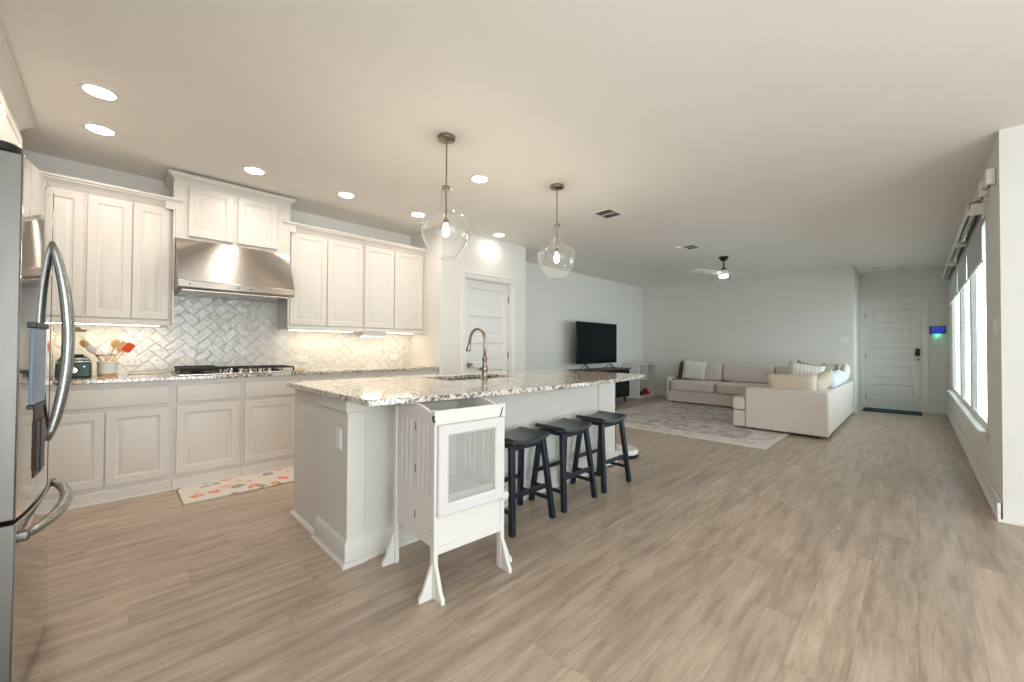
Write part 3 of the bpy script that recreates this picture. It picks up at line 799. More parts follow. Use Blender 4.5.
outlet('wall_switch', 'white switch plate below the glowing keypad by the entry door', lambda a, b, d: (EX-d, -0.255+a, 1.33+b), 0.073, 0.117, 'switch')

# island top: polished granite, seating edge gently bowed, sink cut out
def island_top():
    m = MB(); bm = m.bm
    x0, x1, yb = 0.845, 3.57, 2.95
    SX0, SX1, SY0, SY1 = 1.78, 2.52, 2.44, 2.84
    n = 28; front = []
    for i in range(n+1):
        t = i/n; x = x0+(x1-x0)*t
        front.append((x, 1.81-0.125*math.sin(math.pi*min(1, t*1.0))**0.9 if 0 < t < 1 else 1.81))
    # columns of the slab; inside the sink span leave the opening
    xs = sorted(set([p[0] for p in front] + [SX0, SX1]))
    def fy(x):
        for (a, ya), (b, yb2) in zip(front, front[1:]):
            if a-1e-9 <= x <= b+1e-9: return ya+(yb2-ya)*(x-a)/(b-a)
    V = {}
    def v(x, y, z):
        k = (round(x, 5), round(y, 5), round(z, 5))
        if k not in V: V[k] = bm.verts.new((x, y, z))
        return V[k]
    z0, z1 = 0.884, 0.914
    for xa, xb in zip(xs, xs[1:]):
        inside = xa >= SX0-1e-6 and xb <= SX1+1e-6
        for z, flip in ((z0, True), (z1, False)):
            ys = [(fy(xa), fy(xb)), (SY0, SY0), (SY1, SY1), (yb+0.13, yb+0.13)]
            for k in range(3):
                if inside and k == 1: continue
                q = [v(xa, ys[k][0], z), v(xb, ys[k][1], z), v(xb, ys[k+1][1], z), v(xa, ys[k+1][0], z)]
                bm.faces.new(q[::-1] if flip else q)
        for (ya, yb2) in ((fy(xa), fy(xb)), (yb+0.13, yb+0.13)) + (((SY0, SY0), (SY1, SY1)) if inside else ()):
            bm.faces.new((v(xa, ya, z0), v(xb, yb2, z0), v(xb, yb2, z1), v(xa, ya, z1)))
    for x, lst in ((x0, [fy(x0), SY0, SY1, yb+0.13]), (x1, [fy(x1), SY0, SY1, yb+0.13]), (SX0, [SY0, SY1]), (SX1, [SY0, SY1])):
        for a, b in zip(lst, lst[1:]):
            bm.faces.new((v(x, a, z0), v(x, b, z0), v(x, b, z1), v(x, a, z1)))
    return m
one('island_countertop', island_top(), GRANITE, 'thick polished granite top of the kitchen island', 'countertop', (2.2, 2.4, 0.884), bevel=0.004)
# undermount sink
r = thing('sink', 'stainless undermount sink sunk in the island top', 'sink', (2.15, 2.64, 0.70))
m = MB()
m.box(1.765, 1.78, 2.425, 2.855, 0.70, 0.8835).box(2.52, 2.535, 2.425, 2.855, 0.70, 0.8835).box(1.78, 2.52, 2.425, 2.44, 0.70, 0.8835).box(1.78, 2.52, 2.84, 2.855, 0.70, 0.8835).box(1.765, 2.535, 2.425, 2.855, 0.69, 0.70)
m.build('basin', STEEL, r, bevel=0.003)
MB().lathe([(0.001, 0.7005), (0.045, 0.7005), (0.045, 0.704), (0.03, 0.706), (0.001, 0.703)], (2.15, 2.64, 0), 24).build('drain', CHROME, r)
# faucet
fx, fyy = 2.06, 2.385
r = thing('faucet', 'brushed nickel gooseneck kitchen faucet on the island', 'faucet', (fx, fyy, 0.914))
MB().lathe([(0.030, 0.9145), (0.031, 0.920), (0.024, 0.930), (0.021, 0.97), (0.026, 0.985), (0.026, 1.005), (0.019, 1.02), (0.017, 1.06), (0.022, 1.068), (0.022, 1.078), (0.016, 1.088), (0.0125, 1.10)], (fx, fyy, 0), 24).build('body', NICKEL, r, smooth=True)
pts = [(fx, fyy, 1.09), (fx, fyy, 1.15), (fx, fyy, 1.21)]
for i in range(13):
    a = math.pi*i/12*0.97
    pts.append((fx-0.002*i, fyy+0.075-0.075*math.cos(a), 1.235+0.075*math.sin(a)))
pts.append((fx-0.028, fyy+0.156, 1.20))
MB().tube(pts, 0.0115, 12).build('spout', NICKEL, r, smooth=True)
MB().tube([(fx-0.028, fyy+0.155, 1.21), (fx-0.029, fyy+0.159, 1.18), (fx-0.030, fyy+0.164, 1.155), (fx-0.031, fyy+0.167, 1.138), (fx-0.0315, fyy+0.168, 1.130)], [0.0125, 0.0135, 0.017, 0.021, 0.018], 16).build('spray_head', NICKEL, r, smooth=True)
MB().tube([(fx-0.015, fyy+0.01, 0.995), (fx-0.05, fyy+0.03, 0.997), (fx-0.085, fyy+0.05, 1.004), (fx-0.115, fyy+0.068, 1.008)], [0.010, 0.007, 0.007, 0.009], 12).build('lever', NICKEL, r, smooth=True)

# ---------------------------------------------------------------- bar stools
def make_stool():
    r = thing('bar_stool', 'x', 'stool', (0, 0, 0), 0, 'bar stools at the island')
    m = MB(); n = 14
    hx, hy = 0.174, 0.142
    def sx(t): return hx*t
    rings = []
    for i in range(n+1):
        t = -1+2*i/n; x = sx(t); dip = 0.026*(1-t*t); th = 0.028
        zt = 0.588-dip
        rings.append([(x, -hy, zt-th), (x, -hy, zt-0.006), (x, -hy+0.006, zt), (x, hy-0.006, zt), (x, hy, zt-0.006), (x, hy, zt-th)])
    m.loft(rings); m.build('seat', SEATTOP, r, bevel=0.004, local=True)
    def leg(a, b):
        top = Vector((a*0.150, b*0.100, 0.565)); bot = Vector((a*0.196, b*0.156, 0.0)); s_ = 0.0175
        q = lambda c, z: [(c.x-s_, c.y-s_, z), (c.x+s_, c.y-s_, z), (c.x+s_, c.y+s_, z), (c.x-s_, c.y+s_, z)]
        zt = 0.588-0.026*(1-(0.75)**2)-0.031
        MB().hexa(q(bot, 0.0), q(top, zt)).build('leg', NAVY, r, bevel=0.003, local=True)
    for a in (-1, 1):
        for b in (-1, 1): leg(a, b)
    at = lambda z: (0.196+(0.150-0.196)*z/0.565, 0.156+(0.100-0.156)*z/0.565)
    def rail(name, p, q, t, h):
        p, q = Vector(p), Vector(q); d = (q-p).normalized(); nrm = Vector((-d.y, d.x, 0))*t/2; u = Vector((0, 0, h/2))
        MB().hexa([p-nrm-u, p+nrm-u, p+nrm+u, p-nrm+u], [q-nrm-u, q+nrm-u, q+nrm+u, q-nrm+u]).build(name, NAVY, r, bevel=0.002, local=True)
    for b in (-1, 1):
        x, y = at(0.228)
        rail('foot_rail', (-x, b*y, 0.228), (x, b*y, 0.228), 0.018, 0.030)
        x, y = at(0.53); rail('apron', (-x, b*y, 0.522), (x, b*y, 0.522), 0.016, 0.036)
    for a in (-1, 1):
        x, y = at(0.13); rail('side_stretcher', (a*x, -y, 0.13), (a*x, y, 0.13), 0.016, 0.024)
        x, y = at(0.54); rail('apron', (a*x, -y, 0.535), (a*x, y, 0.535), 0.016, 0.03)
    return r
st = make_stool()
for i, (x, y, lab) in enumerate([(1.948, 1.915, 'navy saddle seat bar stool nearest the white toddler tower'), (2.468, 1.92, 'middle navy saddle seat bar stool of the three at the island'), (3.003, 1.925, 'navy saddle seat bar stool farthest along the island')]):
    o = st if i == 0 else copy_tree(st)
    o.location = (x, y, 0); o['label'] = lab; o.rotation_euler.z = (0.0, 0.012, -0.012)[i]

# ---------------------------------------------------------------- toddler tower
TW, TD, TH = 0.425, 0.44, 0.868
r = thing('toddler_tower', 'white wooden toddler tower with slotted sides and mesh window', 'step stool', (1.283, 1.780, 0), math.radians(-3.6))
w2, d2 = TW/2, TD/2
for a in (-1, 1):
    for b in (-1, 1):
        x, y = a*(w2-0.012), b*(d2-0.018)
        zt = 0.868 if b < 0 else 0.846
        p = MB().box(x-0.012, x+0.012, y-0.018, y+0.018, 0.0, zt).build('post', WHITE, r, bevel=0.003, local=True)
        # gusset feet, one outward each way
        s_ = 0.009
        MB().hexa([(x+a*0.012, y-s_, 0), (x+a*0.078, y-s_, 0), (x+a*0.078, y-s_, 0.022), (x+a*0.060, y-s_, 0.045), (x+a*0.012, y-s_, 0.165)],
                  [(x+a*0.012, y+s_, 0), (x+a*0.078, y+s_, 0), (x+a*0.078, y+s_, 0.022), (x+a*0.060, y+s_, 0.045), (x+a*0.012, y+s_, 0.165)]).build('foot', WHITE, p, bevel=0.002, local=True)
        MB().hexa([(x-s_, y+b*0.018, 0), (x-s_, y+b*0.085, 0), (x-s_, y+b*0.085, 0.022), (x-s_, y+b*0.066, 0.045), (x-s_, y+b*0.018, 0.165)],
                  [(x+s_, y+b*0.018, 0), (x+s_, y+b*0.085, 0), (x+s_, y+b*0.085, 0.022), (x+s_, y+b*0.066, 0.045), (x+s_, y+b*0.018, 0.165)]).build('foot', WHITE, p, bevel=0.002, local=True)
        m = MB()
        for z in (0.10, 0.31, 0.42):
            m.lathe([(0.0005, 0), (0.006, 0), (0.005, 0.003), (0.0005, 0.004)], (x+a*0.012, y, z), 10, rot=Vector((a, 0, 0)).to_track_quat('Z', 'Y').to_matrix())
        m.build('bolt', STEEL, p, local=True)
def side(a):
    xo = a*(w2-0.014)-0.008; x1 = xo+0.016
    slots = [-0.147, -0.105, -0.063, 0.02, 0.068, 0.116]; sw = 0.020
    zlo, ztop = 0.225, lambda y: 0.845+0.062*math.cos(max(-1, min(1, (y-0.0)/(d2-0.03)))*math.pi/2)**0.9*0.62
    ys = [-d2+0.036, d2-0.036]
    for s_ in slots: ys += [s_-sw/2, s_+sw/2]
    k = 16
    ys += [-d2+0.036+(TD-0.072)*i/k for i in range(1, k)]
    ys = sorted(set(round(v, 4) for v in ys)); m = MB()
    for ya, yb in zip(ys, ys[1:]):
        mid = (ya+yb)/2; hole = any(abs(mid-s_) < sw/2 for s_ in slots)
        if hole:
            m.box(xo, x1, ya, yb, zlo, 0.455)
            m.hexa([(xo, ya, 0.80), (x1, ya, 0.80), (x1, yb, 0.80), (xo, yb, 0.80)], [(xo, ya, ztop(ya)), (x1, ya, ztop(ya)), (x1, yb, ztop(yb)), (xo, yb, ztop(yb))])
        else:
            m.hexa([(xo, ya, zlo), (x1, ya, zlo), (x1, yb, zlo), (xo, yb, zlo)], [(xo, ya, ztop(ya)), (x1, ya, ztop(ya)), (x1, yb, ztop(yb)), (xo, yb, ztop(yb))])
    bmesh.ops.remove_doubles(m.bm, verts=m.bm.verts[:], dist=0.0002)
    o = m.build('side_panel', WHITE, r, local=True)
    h = MB()
    for z in (0.33, 0.56, 0.77):
        h.box(xo-0.001 if a < 0 else x1, xo if a < 0 else x1+0.001, -0.026, -0.019, z-0.02, z+0.02)
        h.box(xo-0.0018 if a < 0 else x1, xo if a < 0 else x1+0.0018, -0.0245, -0.0205, z-0.017, z+0.017)
    h.build('hinge_slot', DARKMETAL, o, local=True)
side(-1); side(1)
yf = -d2
MB().box(-w2+0.02, w2-0.02, yf+0.010, yf+0.024, 0.215, 0.46).box(-w2+0.02, w2-0.02, yf+0.002, yf+0.024, 0.195, 0.230).build('front_board', WHITE, r, bevel=0.003, local=True)
MB().box(-w2-0.002, w2+0.002, yf-0.006, yf+0.012, 0.80, 0.868).build('top_rail', WHITE, r, bevel=0.006, local=True)
MB().box(-w2+0.02, w2-0.02, d2-0.024, d2-0.008, 0.225, 0.40).build('back_board', WHITE, r, bevel=0.003, local=True)
MB().box(-w2+0.02, w2-0.02, d2-0.024, d2-0.006, 0.80, 0.845).build('back_rail', WHITE, r, bevel=0.003, local=True)
MB().box(-w2+0.025, w2-0.025, -d2+0.03, d2-0.03, 0.385, 0.40).build('platform', WHITE, r, bevel=0.003, local=True)
# fabric frame with clear window
ff = lambda a, b, d: (a, yf-0.004-d, b)
def ring(a0, a1, b0, b1, i):
    m = MB(); pr = [(0.0, 0.0), (0.0, 0.010), (0.006, 0.016), (i-0.01, 0.016), (i, 0.008), (i, 0.0)]
    m.loft([[ff(a0+q, b0+q*0.9, d), ff(a1-q, b0+q*0.9, d), ff(a1-q, b1-q*0.9, d), ff(a0+q, b1-q*0.9, d)] for q, d in pr], False, False)
    return m
c_ = ring(-w2+0.012, w2-0.016, 0.375, 0.80, 0.058).build('fabric_frame', COVER, r, smooth='auto', local=True)
ring(-w2+0.052, w2-0.056, 0.416, 0.762, 0.016).build('window_piping', WHITE, c_, smooth='auto', local=True)
MB().box(-w2+0.07, w2-0.07, yf-0.006, yf-0.004, 0.42, 0.75).build('mesh_window', MESHWIN, c_, local=True)
MB().rcube((w2-0.01, yf-0.016, 0.385), (0.022, 0.012, 0.022), 3, 6).build('tie_knot', COVER, c_, smooth=True, local=True)
MB().tube([(-w2-0.004, yf+0.004, 0.845), (-w2-0.010, yf-0.002, 0.83), (-w2-0.004, yf-0.006, 0.815)], 0.006, 8).build('strap', DARKMETAL, c_, local=True)
MB().hexa([(w2-0.045, yf-0.009, 0.79), (w2-0.040, yf-0.009, 0.79), (w2-0.018, yf-0.009, 0.85), (w2-0.023, yf-0.009, 0.85)], [(w2-0.045, yf-0.006, 0.79), (w2-0.040, yf-0.006, 0.79), (w2-0.018, yf-0.006, 0.85), (w2-0.023, yf-0.006, 0.85)]).build('strap', DARKMETAL, c_, local=True)

# ---------------------------------------------------------------- robot vacuum at the island's far end
r = thing('robot_vacuum', 'round white robot vacuum on the floor past the island', 'vacuum', (3.90, 2.24, 0))
c0 = (3.90, 2.24, 0)
MB().lathe([(0.14, 0.005), (0.168, 0.008), (0.170, 0.035), (0.166, 0.040), (0.001, 0.040)], c0, 40).build('bumper', BLACK, r, smooth='auto')
MB().lathe([(0.162, 0.038), (0.168, 0.045), (0.166, 0.072), (0.155, 0.088), (0.001, 0.092)], c0, 40).build('shell', WHITE, r, smooth='auto')
MB().lathe([(0.045, 0.090), (0.045, 0.104), (0.036, 0.110), (0.001, 0.111)], c0, 28).build('sensor_turret', PLASTIC, r, smooth='auto')
MB().lathe([(0.001, 0.0), (0.02, 0.0), (0.02, 0.006), (0.001, 0.006)], (3.90-0.09, 2.24-0.07, 0.001), 12).build('wheel', BLACK, r)

# ---------------------------------------------------------------- pendants
def pendant(x, y, label):
    r = thing('pendant_light', label, 'pendant light', (x, y, CE), 0, 'glass pendants over the island')
    c = (x, y, 0)
    MB().lathe([(0.001, CE), (0.062, CE), (0.064, CE-0.006), (0.060, CE-0.022), (0.045, CE-0.028), (0.010, CE-0.030), (0.001, CE-0.034)], c, 28).build('canopy', NICKEL, r, smooth='auto')
    MB().lathe([(0.0055, CE-0.03), (0.0055, 2.315)], c, 10).build('rod', NICKEL, r, smooth='auto')
    MB().lathe([(0.001, 2.325), (0.018, 2.323), (0.030, 2.318), (0.031, 2.303), (0.012, 2.298), (0.007, 2.285), (0.007, 2.09), (0.018, 2.085), (0.019, 2.056), (0.012, 2.051), (0.001, 2.051)], c, 20).build('socket', NICKEL, r, smooth='auto')
    prof = [(0.036, 2.298), (0.038, 2.27), (0.038, 2.22), (0.043, 2.18), (0.056, 2.145), (0.080, 2.118), (0.120, 2.102), (0.152, 2.088), (0.171, 2.060), (0.178, 2.020), (0.172, 1.97), (0.152, 1.915), (0.122, 1.865), (0.092, 1.825), (0.078, 1.808), (0.04, 1.802), (0.001, 1.801)]
    g = MB().lathe(prof, c, 48, cap0=False, cap1=False).build('glass_shade', GLASS, r, smooth=True)
    MB().lathe([(0.036, 2.298), (0.0385, 2.302), (0.038, 2.292)], c, 28, False, False).build('rim', GLASS, g, smooth=True)
    m = MB().lathe([(0.012, 2.052), (0.014, 2.042), (0.019, 2.025), (0.024, 2.003), (0.024, 1.985), (0.018, 1.968), (0.009, 1.960), (0.001, 1.959)], c, 20)
    b = m.build('bulb', BULB, r, smooth=True)
    d = bpy.data.lights.new('bulb_lamp', 'POINT'); d.energy = 3.5; d.color = (1.0, 0.84, 0.66); d.shadow_soft_size = 0.035
    l = bpy.data.objects.new('bulb_lamp', d); COL.objects.link(l); l.parent = r; l.location = (0, 0, 1.89-CE)
    return r
pendant(1.675, 2.375, 'glass pendant light nearest the camera over the island')
pendant(2.918, 2.36, 'glass pendant light over the far half of the island')

# recessed ceiling lights
def downlight(x, y, label, power=CAN_POWER, rr=0.068):
    r = thing('recessed_light', label, 'ceiling light', (x, y, CE), 0, 'recessed ceiling lights')
    MB().lathe([(rr, CE-0.001), (rr+0.003, CE-0.005), (rr+0.020, CE-0.005), (rr+0.026, CE-0.0005)], (x, y, 0), 36, False, False).build('trim_ring', TRIM, r, smooth=True)
    MB().lathe([(0.001, CE-0.003), (rr+0.002, CE-0.003)], (x, y, 0), 36, False, False).build('lens', CANGLOW, r)
    light_area('downlight_lamp', (x, y, CE-0.012), rr*2, power, CAN_COLOR, r, spread=math.radians(158))
    return r
for x, y, lab in [(-0.09, 3.43, 'recessed ceiling light nearest the refrigerator, front row'), (-0.10, 4.03, 'recessed ceiling light at the left end of the row along the wall cabinets'),
                  (0.83, 4.02, 'recessed ceiling light in front of the raised hood cabinet'), (1.62, 4.01, 'recessed ceiling light before the cabinets right of the hood'),
                  (2.44, 4.01, 'recessed ceiling light just left of the near pendant shade'), (2.31, 2.76, 'recessed ceiling light between the two glass pendants'),
                  (3.66, 3.96, 'recessed ceiling light right above the pantry door wall')]:
    downlight(x, y, lab, CAN_POWER*(0.2 if x > 3.5 else 1.0))
for x, y, lab in [(10.06, 0.53, 'small recessed light in the entry ceiling, left of the pair'), (10.20, 0.16, 'small recessed light in the entry ceiling, right of the pair')]:
    r = thing('entry_downlight', lab, 'ceiling light', (x, y, CE), 0, 'unlit cans in the entry ceiling')
    MB().lathe([(0.055, CE-0.001), (0.058, CE-0.006), (0.078, CE-0.006), (0.083, CE-0.0005)], (x, y, 0), 30, False, False).build('trim_ring', TRIM, r, smooth=True)
    MB().lathe([(0.001, CE-0.002), (0.056, CE-0.002)], (x, y, 0), 30, False, False).build('lens', GROUT, r)
# ceiling vents
def vent(x, y, w, d, label, rz=0.0):
    r = thing('ceiling_vent', label, 'vent', (x, y, CE), rz)
    m = MB(); t = 0.022
    m.box(-w/2, w/2, -d/2, -d/2+t, -0.008, -0.0005).box(-w/2, w/2, d/2-t, d/2, -0.008, -0.0005).box(-w/2, -w/2+t, -d/2+t, d/2-t, -0.008, -0.0005).box(w/2-t, w/2, -d/2+t, d/2-t, -0.008, -0.0005)
    m.box(-0.006, 0.006, -d/2+t, d/2-t, -0.007, -0.0005)
    m.build('frame', TRIM, r, local=True, bevel=0.001)
    MB().box(-w/2+t, w/2-t, -d/2+t, d/2-t, -0.002, -0.0008).build('backing', VENTBACK, r, local=True)
    m = MB(); n = 9
    for i in range(n):
        y_ = -d/2+t+(d-2*t)*(i+0.5)/n
        m.hexa([(-w/2+t, y_-0.006, -0.008), (w/2-t, y_-0.006, -0.008), (w/2-t, y_-0.005, -0.008), (-w/2+t, y_-0.005, -0.008)],
               [(-w/2+t, y_+0.004, -0.002), (w/2-t, y_+0.004, -0.002), (w/2-t, y_+0.005, -0.002), (-w/2+t, y_+0.005, -0.002)])
    o = m.build('louvre', TRIM, r, local=True)
    return r
vent(3.93, 2.44, 0.30, 0.24, 'white ceiling vent right of the far pendant', 0.0)
vent(6.10, 2.36, 0.28, 0.20, 'small ceiling vent between the pendants and the fan')
r = thing('smoke_detector', 'small white disc on the ceiling beside the small vent', 'smoke detector', (5.98, 2.52, CE))
MB().lathe([(0.055, CE-0.0005), (0.058, CE-0.012), (0.050, CE-0.024), (0.001, CE-0.026)], (5.98, 2.52, 0), 28).build('housing', PLASTIC, r, smooth='auto')

# ceiling fan
r = thing('ceiling_fan', 'white three blade ceiling fan with bronze mount over the living room', 'ceiling fan', (7.15, 2.24, CE))
c = (7.15, 2.24, 0)
MB().lathe([(0.001, CE), (0.072, CE), (0.074, CE-0.012), (0.050, CE-0.055), (0.020, CE-0.070), (0.001, CE-0.071)], c, 28).build('canopy', DARKMETAL, r, smooth='auto')
MB().lathe([(0.012, CE-0.06), (0.012, 2.50), (0.030, 2.495), (0.045, 2.48), (0.045, 2.46), (0.02, 2.45)], c, 20).build('down_rod', DARKMETAL, r, smooth='auto')
MB().lathe([(0.02, 2.465), (0.060, 2.46), (0.078, 2.44), (0.080, 2.395), (0.070, 2.38), (0.001, 2.378)], c, 32).build('motor', WHITE, r, smooth='auto')
MB().lathe([(0.001, 2.379), (0.066, 2.379), (0.067, 2.345), (0.058, 2.337), (0.001, 2.336)], c, 32).build('lamp', glow('fan_lamp', (1.0, 0.97, 0.92), 6.0), r, smooth='auto')
for a0 in (-82, 38, 158):
    a = math.radians(a0); R_ = Matrix.Rotation(a, 4, 'Z') @ Matrix.Rotation(math.radians(12), 4, 'X')
    m = MB(); rings = []
    for t in [i/10 for i in range(11)]:
        x = 0.075+0.60*t; hw = 0.045+0.022*math.sin(math.pi*min(1, t*0.7+0.15)); hw *= 1.0 if t < 0.93 else 0.8
        rings.append([R_ @ Vector((x, -hw, -0.004)) + Vector((7.15, 2.24, 2.41)), R_ @ Vector((x, hw, -0.004)) + Vector((7.15, 2.24, 2.41)), R_ @ Vector((x, hw, 0.004)) + Vector((7.15, 2.24, 2.41)), R_ @ Vector((x, -hw, 0.004)) + Vector((7.15, 2.24, 2.41))])
    m.loft(rings); m.build('blade', TRIM, r, bevel=0.002)

# ---------------------------------------------------------------- right wall: shades and fittings
for i, ((a, b), lab) in enumerate(zip(WINX, ['roller shade in a cassette at the window nearest the camera', 'roller shade in a cassette at the middle window', 'roller shade in a cassette at the window by the entry'])):
    a -= 0.05 if i == 0 else 0.03; b += 0.03 if i < 2 else 0.08
    r = thing('roller_shade', lab, 'window shade', ((a+b)/2, RY, 2.30), 0, 'roller shades along the right wall')
    MB().box(a, b, RY+0.001, RY+0.012, 2.295, 2.400).box(a, b, RY+0.012, RY+0.095, 2.385, 2.400).box(a, b, RY+0.082, RY+0.095, 2.335, 2.385).build('cassette', PLASTIC, r, bevel=0.003)
    for x0 in (a, b-0.02):
        MB().box(x0, x0+0.02, RY+0.0125, RY+0.098, 2.290, 2.403).build('end_bracket', PLASTIC, r, bevel=0.004)
    m = MB().tube([(a+0.022, RY+0.048, 2.342), (b-0.022, RY+0.048, 2.342)], 0.026, 16, ref=(0, 0, 1)); m.build('roller_tube', STEEL, r, smooth='auto')
    MB().box(a+0.045, b-0.04, RY+0.019, RY+0.0205, 1.915, 2.345).build('cloth', SHADE, r)
    MB().box(a+0.045, b-0.04, RY+0.012, RY+0.026, 1.895, 1.917).build('hem_bar', PLASTIC, r, bevel=0.003)
for x, z, lab in [(4.47, 2.40, 'small white curtain bracket on the right wall closest to the corner'), (4.90, 2.43, 'small white curtain bracket on the right wall above the shade end')]:
    r = thing('wall_bracket', lab, 'bracket', (x, RY, z), 0, 'brackets above the shades')
    MB().box(x-0.035, x+0.035, RY+0.0005, RY+0.05, z-0.045, z+0.07).build('box', PLASTIC, r, bevel=0.008)
    MB().tube([(x, RY+0.03, z-0.045), (x, RY+0.032, z-0.062), (x, RY+0.05, z-0.07), (x, RY+0.066, z-0.062)], 0.006, 8).build('hook', NICKEL, r, smooth=True)

# entry keypad
r = thing('alarm_keypad', 'dark blue glowing keypad on the wall right of the entry door', 'keypad', (EX, -0.275, 1.52))
MB().box(EX-0.022, EX-0.0005, -0.378, -0.178, 1.452, 1.588).build('case', BLACK, r, bevel=0.004)
MB().box(EX-0.0235, EX-0.022, -0.362, -0.194, 1.470, 1.575).build('screen', SCREEN, r)
MB().box(EX-0.018, EX-0.004, -0.325, -0.225, 1.440, 1.4515).build('status_light', TEALGLOW, r)
light_area('keypad_lamp', (EX-0.03, -0.275, 1.436), 0.1, 0.06, (0.05, 0.9, 0.6), r, 'RECTANGLE', 0.02)
one('door_mat', MB().box(10.02, 10.58, -0.07, 0.72, 0.0005, 0.012), DOORMAT, 'dark teal doormat in front of the entry door', 'mat', (10.3, 0.33, 0), bevel=0.003)

# ---------------------------------------------------------------- living room
rug = MB().box(-1.65, 1.65, -1.31, 1.31, 0.0005, 0.010)
o = rug.build('area_rug', RUG, bevel=0.002); o.location = (6.99, 2.535, 0); tag(o, 'faded grey oriental area rug in front of the sofa', 'rug')
# TV console
r = thing('tv_console', 'dark media console with glass doors under the television', 'console', (6.75, 4.6, 0))
KX0, KX1, KY0, KY1 = 5.55, 7.98, 4.40, 4.82
MB().box(KX0-0.02, KX1+0.02, KY0-0.02, KY1+0.01, 0.695, 0.725).build('top', DARKWOOD, r, bevel=0.004)
m = MB(); m.box(KX0, KX1, KY1-0.015, KY1, 0.10, 0.695).box(KX0, KX1, KY0+0.02, KY1-0.015, 0.10, 0.13)
for x in (KX0, KX0+0.80, KX1-0.83, KX1-0.03): m.box(x, x+0.03, KY0+0.02, KY1-0.015, 0.13, 0.695)
m.build('carcass', DARKWOOD, r, bevel=0.002)
for a, b in ((KX0+0.01, KX0+0.40), (KX0+0.41, KX0+0.80), (KX1-0.80, KX1-0.41), (KX1-0.40, KX1-0.01)):
    d_ = MB().panel(a, b, 0.12, 0.685, [(0, 0), (0, 0.016), (0.003, 0.019), (0.035, 0.019), (0.037, 0.010)], fyf(KY0+0.02)).build('door', TEALBLK, r, smooth='auto')
    MB().box((a+b)/2-0.05, (a+b)/2+0.05, KY0-0.012, KY0-0.004, 0.60, 0.61).build('handle', DARKMETAL, d_)
MB().box(KX0+0.83, KX1-0.83, KY0+0.05, KY1-0.02, 0.40, 0.42).build('shelf', DARKWOOD, r)
for x in (KX0+0.06, KX1-0.10):
    for y in (KY0+0.05, KY1-0.09):
        MB().box(x, x+0.045, y, y+0.045, 0.0, 0.10).build('leg', DARKWOOD, r, bevel=0.003)
# television
r = thing('television', 'large flat black television on splayed feet on the console', 'television', (6.94, 4.58, 0.725))
MB().box(6.265, 7.715, 4.565, 4.600, 0.838, 1.668).box(6.55, 7.45, 4.600, 4.64, 0.92, 1.35).build('case', BLACK, r, bevel=0.006)
MB().box(6.275, 7.705, 4.562, 4.5655, 0.856, 1.658).build('screen', TVSCREEN, r)
for x in (6.55, 7.45):
    MB().tube([(x, 4.46, 0.7325), (x, 4.52, 0.775), (x, 4.58, 0.842), (x, 4.64, 0.775), (x, 4.70, 0.7325)], 0.007, 8, ref=(1, 0, 0)).tube([(x-0.09, 4.50, 0.7325), (x, 4.575, 0.840), (x+0.09, 4.50, 0.7325)], 0.007, 8, ref=(0, 1, 0)).build('foot', BLACK, r)
# white cube shelf
r = thing('cube_shelf', 'low white cubby shelf in the corner beside the console', 'shelf', (8.95, 4.6, 0))
SX0, SX1, SY0, SY1, SH = 8.46, 9.28, 4.43, 4.84, 0.80
m = MB(); t = 0.035
m.box(SX0, SX0+t, SY0, SY1, 0, SH).box(SX1-t, SX1, SY0, SY1, 0, SH).box(SX0+t, SX1-t, SY0, SY1, SH-t, SH).box(SX0+t, SX1-t, SY0, SY1, 0, 0.06).box(SX0+t, SX1-t, SY0, SY1, 0.42, 0.42+t).box(SX0+t, SX1-t, SY1-0.012, SY1, 0.06, SH-t)
m.box((SX0+SX1)/2-t/2, (SX0+SX1)/2+t/2, SY0, SY1-0.012, 0.42+t, SH-t)
m.build('carcass', WHITE, r, bevel=0.002)
MB().box(SX0, SX1, SY0-0.004, SY0+0.004, 0.001, 0.012).build('base_strip', WOODL, r)
# toys on the lower shelf
def toy_car(x, y, col, lab, s_=1.0):
    z = 0.0605
    r = thing('toy_car', lab, 'toy', (x, y, z), 0, 'toys in the lower cubby')
    MB().hexa([(x-0.11*s_, y-0.05, z+0.025), (x+0.11*s_, y-0.05, z+0.025), (x+0.11*s_, y+0.05, z+0.025), (x-0.11*s_, y+0.05, z+0.025)],
              [(x-0.10*s_, y-0.045, z+0.08), (x+0.07*s_, y-0.045, z+0.085), (x+0.07*s_, y+0.045, z+0.085), (x-0.10*s_, y+0.045, z+0.08)]).build('body', col, r, bevel=0.01)
    MB().hexa([(x-0.07*s_, y-0.04, z+0.08), (x+0.05*s_, y-0.04, z+0.08), (x+0.05*s_, y+0.04, z+0.08), (x-0.07*s_, y+0.04, z+0.08)],
              [(x-0.05*s_, y-0.03, z+0.14), (x+0.02*s_, y-0.03, z+0.14), (x+0.02*s_, y+0.03, z+0.14), (x-0.05*s_, y+0.03, z+0.14)]).build('cabin', col, r, bevel=0.008)
    for a in (-0.065*s_, 0.065*s_):
        MB().tube([(x+a, y-0.055, z+0.026), (x+a, y+0.055, z+0.026)], 0.0255, 14, ref=(0, 0, 1)).build('wheel', BLACK, r)
toy_car(8.98, 4.54, RED, 'red toy car in the lower cubby of the white shelf')
toy_car(8.64, 4.54, TEALBLK, 'dark toy car left of the red one in the lower cubby', 0.8)
one('toy_ball', MB().rcube((8.80, 4.70, 0.0605+0.09), (0.09, 0.09, 0.09), 2, 8), RED, 'red toy ball behind the toy cars on the white shelf', 'toy', (8.80, 4.70, 0.0605), smooth=True)

# sectional sofa
r = thing('sectional_sofa', 'large beige L-shaped sectional sofa around the rug', 'sofa', (8.4, 2.2, 0))
YL = 3.80      # left end along the far wall
